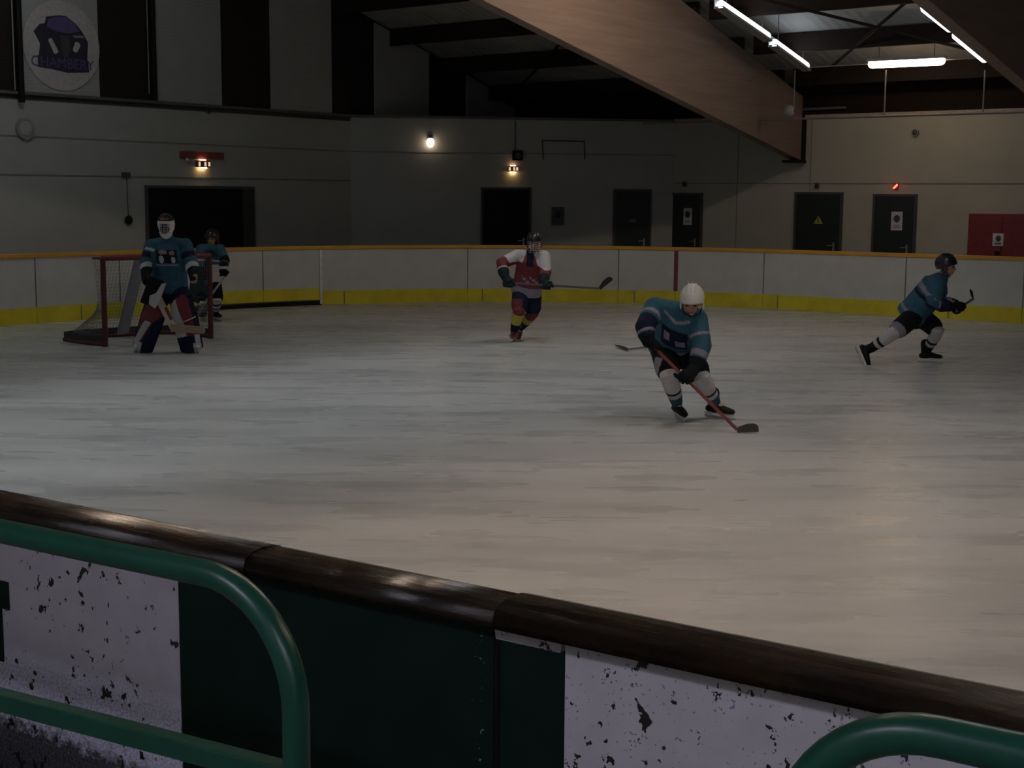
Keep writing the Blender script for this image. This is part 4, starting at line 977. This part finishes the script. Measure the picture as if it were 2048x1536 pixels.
m.organic('catching_glove', [DTEAL, BRONZE], p_, .011, 3, lambda co: 1 if (co-(G_['wrR']-gb)).length < .10 and (co-(G_['wrR']-gb)).x < .02 and co.y < (G_['wrR']-gb).y-.05 else 0)
# mask
c = J['head']-b0; f = Vector(J['face']).normalized(); r = Vector((-1, 0, 0)); u = r.cross(f)
m = M(); m.ell(c+u*.03, (.118, .135, .145), (r, f, u)); m.ell(c+f*.04-u*.075, (.088, .10, .095), (r, f, u)); m.ell(c+f*.075-u*.125, (.05, .05, .04), (r, f, u))
def pM(co):
    q = co-c; x = q.dot(r); y = q.dot(f); z = q.dot(u)
    if y > 0 and (x/.066)**2+((z+.03)/.062)**2 < 1: return 1
    if y > 0 and abs(x) < .055 and .088 < z < .118: return 3
    if z > .075: return 2
    if y < .02: return 2 if z > -.02 else 0
    if y > 0 and .028 < z < .042 and abs(x) < .06: return 2
    return 0
mk = m.organic('goalkeeper_mask', [HELW, DGREY, BLACK, REDP], p_, .009, 4, pM)
m = M()
for z in (.04, .01, -.02, -.05, -.08): m.loft([c+u*z+f*(.152-abs(x)*.55-(.02 if z > .02 else 0))+r*x for x in (-.075, -.04, 0, .04, .075)], [.004]*5, seg=6)
for x in (-.04, 0, .04): m.loft([c+r*x+u*z+f*(.155-abs(x)*.5) for z in (.06, 0, -.08)], [.004]*3, seg=6)
m.build('face_cage', WIRE, mk, smooth=True)
# goalkeeper's stick
ha = J['haL']; t = thing('goal_stick', "goalkeeper's broad pale stick resting its blade before the pads", 'hockey stick', at(347, 656, YG-.42))
o_ = t.location.copy(); top_ = ha-o_; ux = top_.normalized(); sx_ = ux.cross(Vector((0, 1, 0))).normalized()
R3 = Matrix((sx_, ux.cross(sx_) * -1 if False else sx_.cross(ux), ux)).transposed(); Lt = top_.length
M().box((-.045, -.012, 0), (.045, .012, Lt*.86), 0, R3, (0, 0, 0)).build('paddle', STICKW, t, bevel=.004)
M().box((-.014, -.012, Lt*.86), (.014, .012, Lt+.28), 0, R3, (0, 0, 0)).build('shaft', TAPE, t)
M().box((-.046, -.0135, Lt*.2), (-.01, .0135, Lt*.55), 0, R3, (0, 0, 0)).build('paddle_stripe', REDP, t)
M().prism([(-.04, -.05), (.38, -.075), (.41, -.05), (.40, .02), (.05, .045), (-.04, .05)], .025, (0, 0, 0), (1, .05, 0), (0, 0, 1)).build('blade', BRONZE, t, bevel=.004)
# ---------------------------------------------------------------- the goal
ga = ground(211, 693); gc = ground(422, 677); gx = (gc-ga).normalized(); GWd = (gc-ga).length; gback = Vector((-gx.y, gx.x, 0)); gback = gback if gback.y*0+gback.x < 0 else -gback
g = thing('hockey_goal', 'red-framed hockey goal with pale net behind the goalkeeper', 'goal', ga)
X = gx; Yb = gback; Hh = 1.22
def gp(x, y, z): return X*x+Yb*y+Vector((0, 0, z))
DRED = plain('worn_dark_red', (.085, .018, .024), .6)
for q, nm in ((0, 'post'), (GWd, 'post')): M().cyl(gp(q, 0, 0), gp(q, 0, Hh), .038).build(nm, DRED, g, smooth=False)
M().loft([gp(-.0, 0, Hh), gp(GWd, 0, Hh)], [.038, .038]).build('crossbar', REDP, g, smooth=True)
def arc(xoff): 
    return [gp(0+xoff*.0, 0, .03), gp(-.09, .50, .03), gp(-.10, 1.0, .03), gp(.25, 1.14, .03), gp(GWd/2, 1.08, .03), gp(GWd-.35, 1.06, .03), gp(GWd-.05, .88, .03), gp(GWd+.04, .45, .03), gp(GWd, 0, .03)]
M().loft(arc(0), [.03]*9, (0, 0, 1)).build('base_frame', plain('dark_red_frame', (.10, .018, .022), .6), g, smooth=True)
M().loft([gp(0, 0, Hh), gp(.02, .30, Hh-.01), gp(.3, .46, Hh-.02), gp(GWd-.3, .46, Hh-.02), gp(GWd-.02, .30, Hh-.01), gp(GWd, 0, Hh)], [.02]*6, (0, 0, 1)).build('top_frame', REDP, g, smooth=True)
M().loft([gp(GWd/2, .47, Hh-.03), gp(GWd/2, .72, .7), gp(GWd/2, 1.06, .05)], [(.10, .014)]*3, X).build('back_strap', plain('pale_strap', (.26, .26, .31), .8), g, smooth=True)
m = M(); sk = arc(0); 
for p, q in zip(sk[:-1], sk[1:]): m.beam(p+Vector((0, 0, .055)), q+Vector((0, 0, .055)), .02, .11)
m.build('base_skirt', plain('net_skirt', (.04, .038, .036), .8), g)
def netq(P00, P10, P01, P11, m, sx=.055, sz=.055, th=.0035, sag=0):
    """square-meshed net over the patch P00..P11"""
    def P(a, b):
        p = P00*(1-a)*(1-b)+P10*a*(1-b)+P01*(1-a)*b+P11*a*b; return p
    nx = max(1, int((P10-P00).length/sx), int((P11-P01).length/sx)); nz = max(1, int((P01-P00).length/sz))
    for i in range(nx+1):
        for j in range(0, nz, 3): a = P(i/nx, j/nz); b = P(i/nx, min(1, (j+3)/nz)); 
        m.beam(P(i/nx, 0), P(i/nx, .5), th, th, (.1, .2, 1)); m.beam(P(i/nx, .5), P(i/nx, 1), th, th, (.1, .2, 1))
    for j in range(nz+1): m.beam(P(0, j/nz), P(1, j/nz), th, th, (.1, .2, 1))
m = M(); b0z = .05
netq(gp(.35, 1.06, b0z), gp(GWd-.35, 1.06, b0z), gp(.3, .46, Hh), gp(GWd-.3, .46, Hh), m)
for x0, sgx in ((0, 1), (GWd, -1)):
    netq(gp(x0, .02, b0z), gp(x0-.09*sgx, 1.0, b0z), gp(x0, .02, .5), gp(x0+.02*sgx, .18, .5), m); netq(gp(x0, .02, .5), gp(x0+.02*sgx, .18, .5), gp(x0, .02, Hh), gp(x0+.02*sgx, .30, Hh), m)
    netq(gp(x0-.09*sgx, 1.0, b0z), gp(x0+.35*sgx, 1.06, b0z), gp(x0+.02*sgx, .18, .5), gp(x0+.32*sgx, .78, .55), m)
netq(gp(0, 0, Hh), gp(GWd, 0, Hh), gp(.3, .46, Hh), gp(GWd-.3, .46, Hh), m)
NET = plain('net_cord', (.22, .22, .235), .8); m.build('net', NET, g)
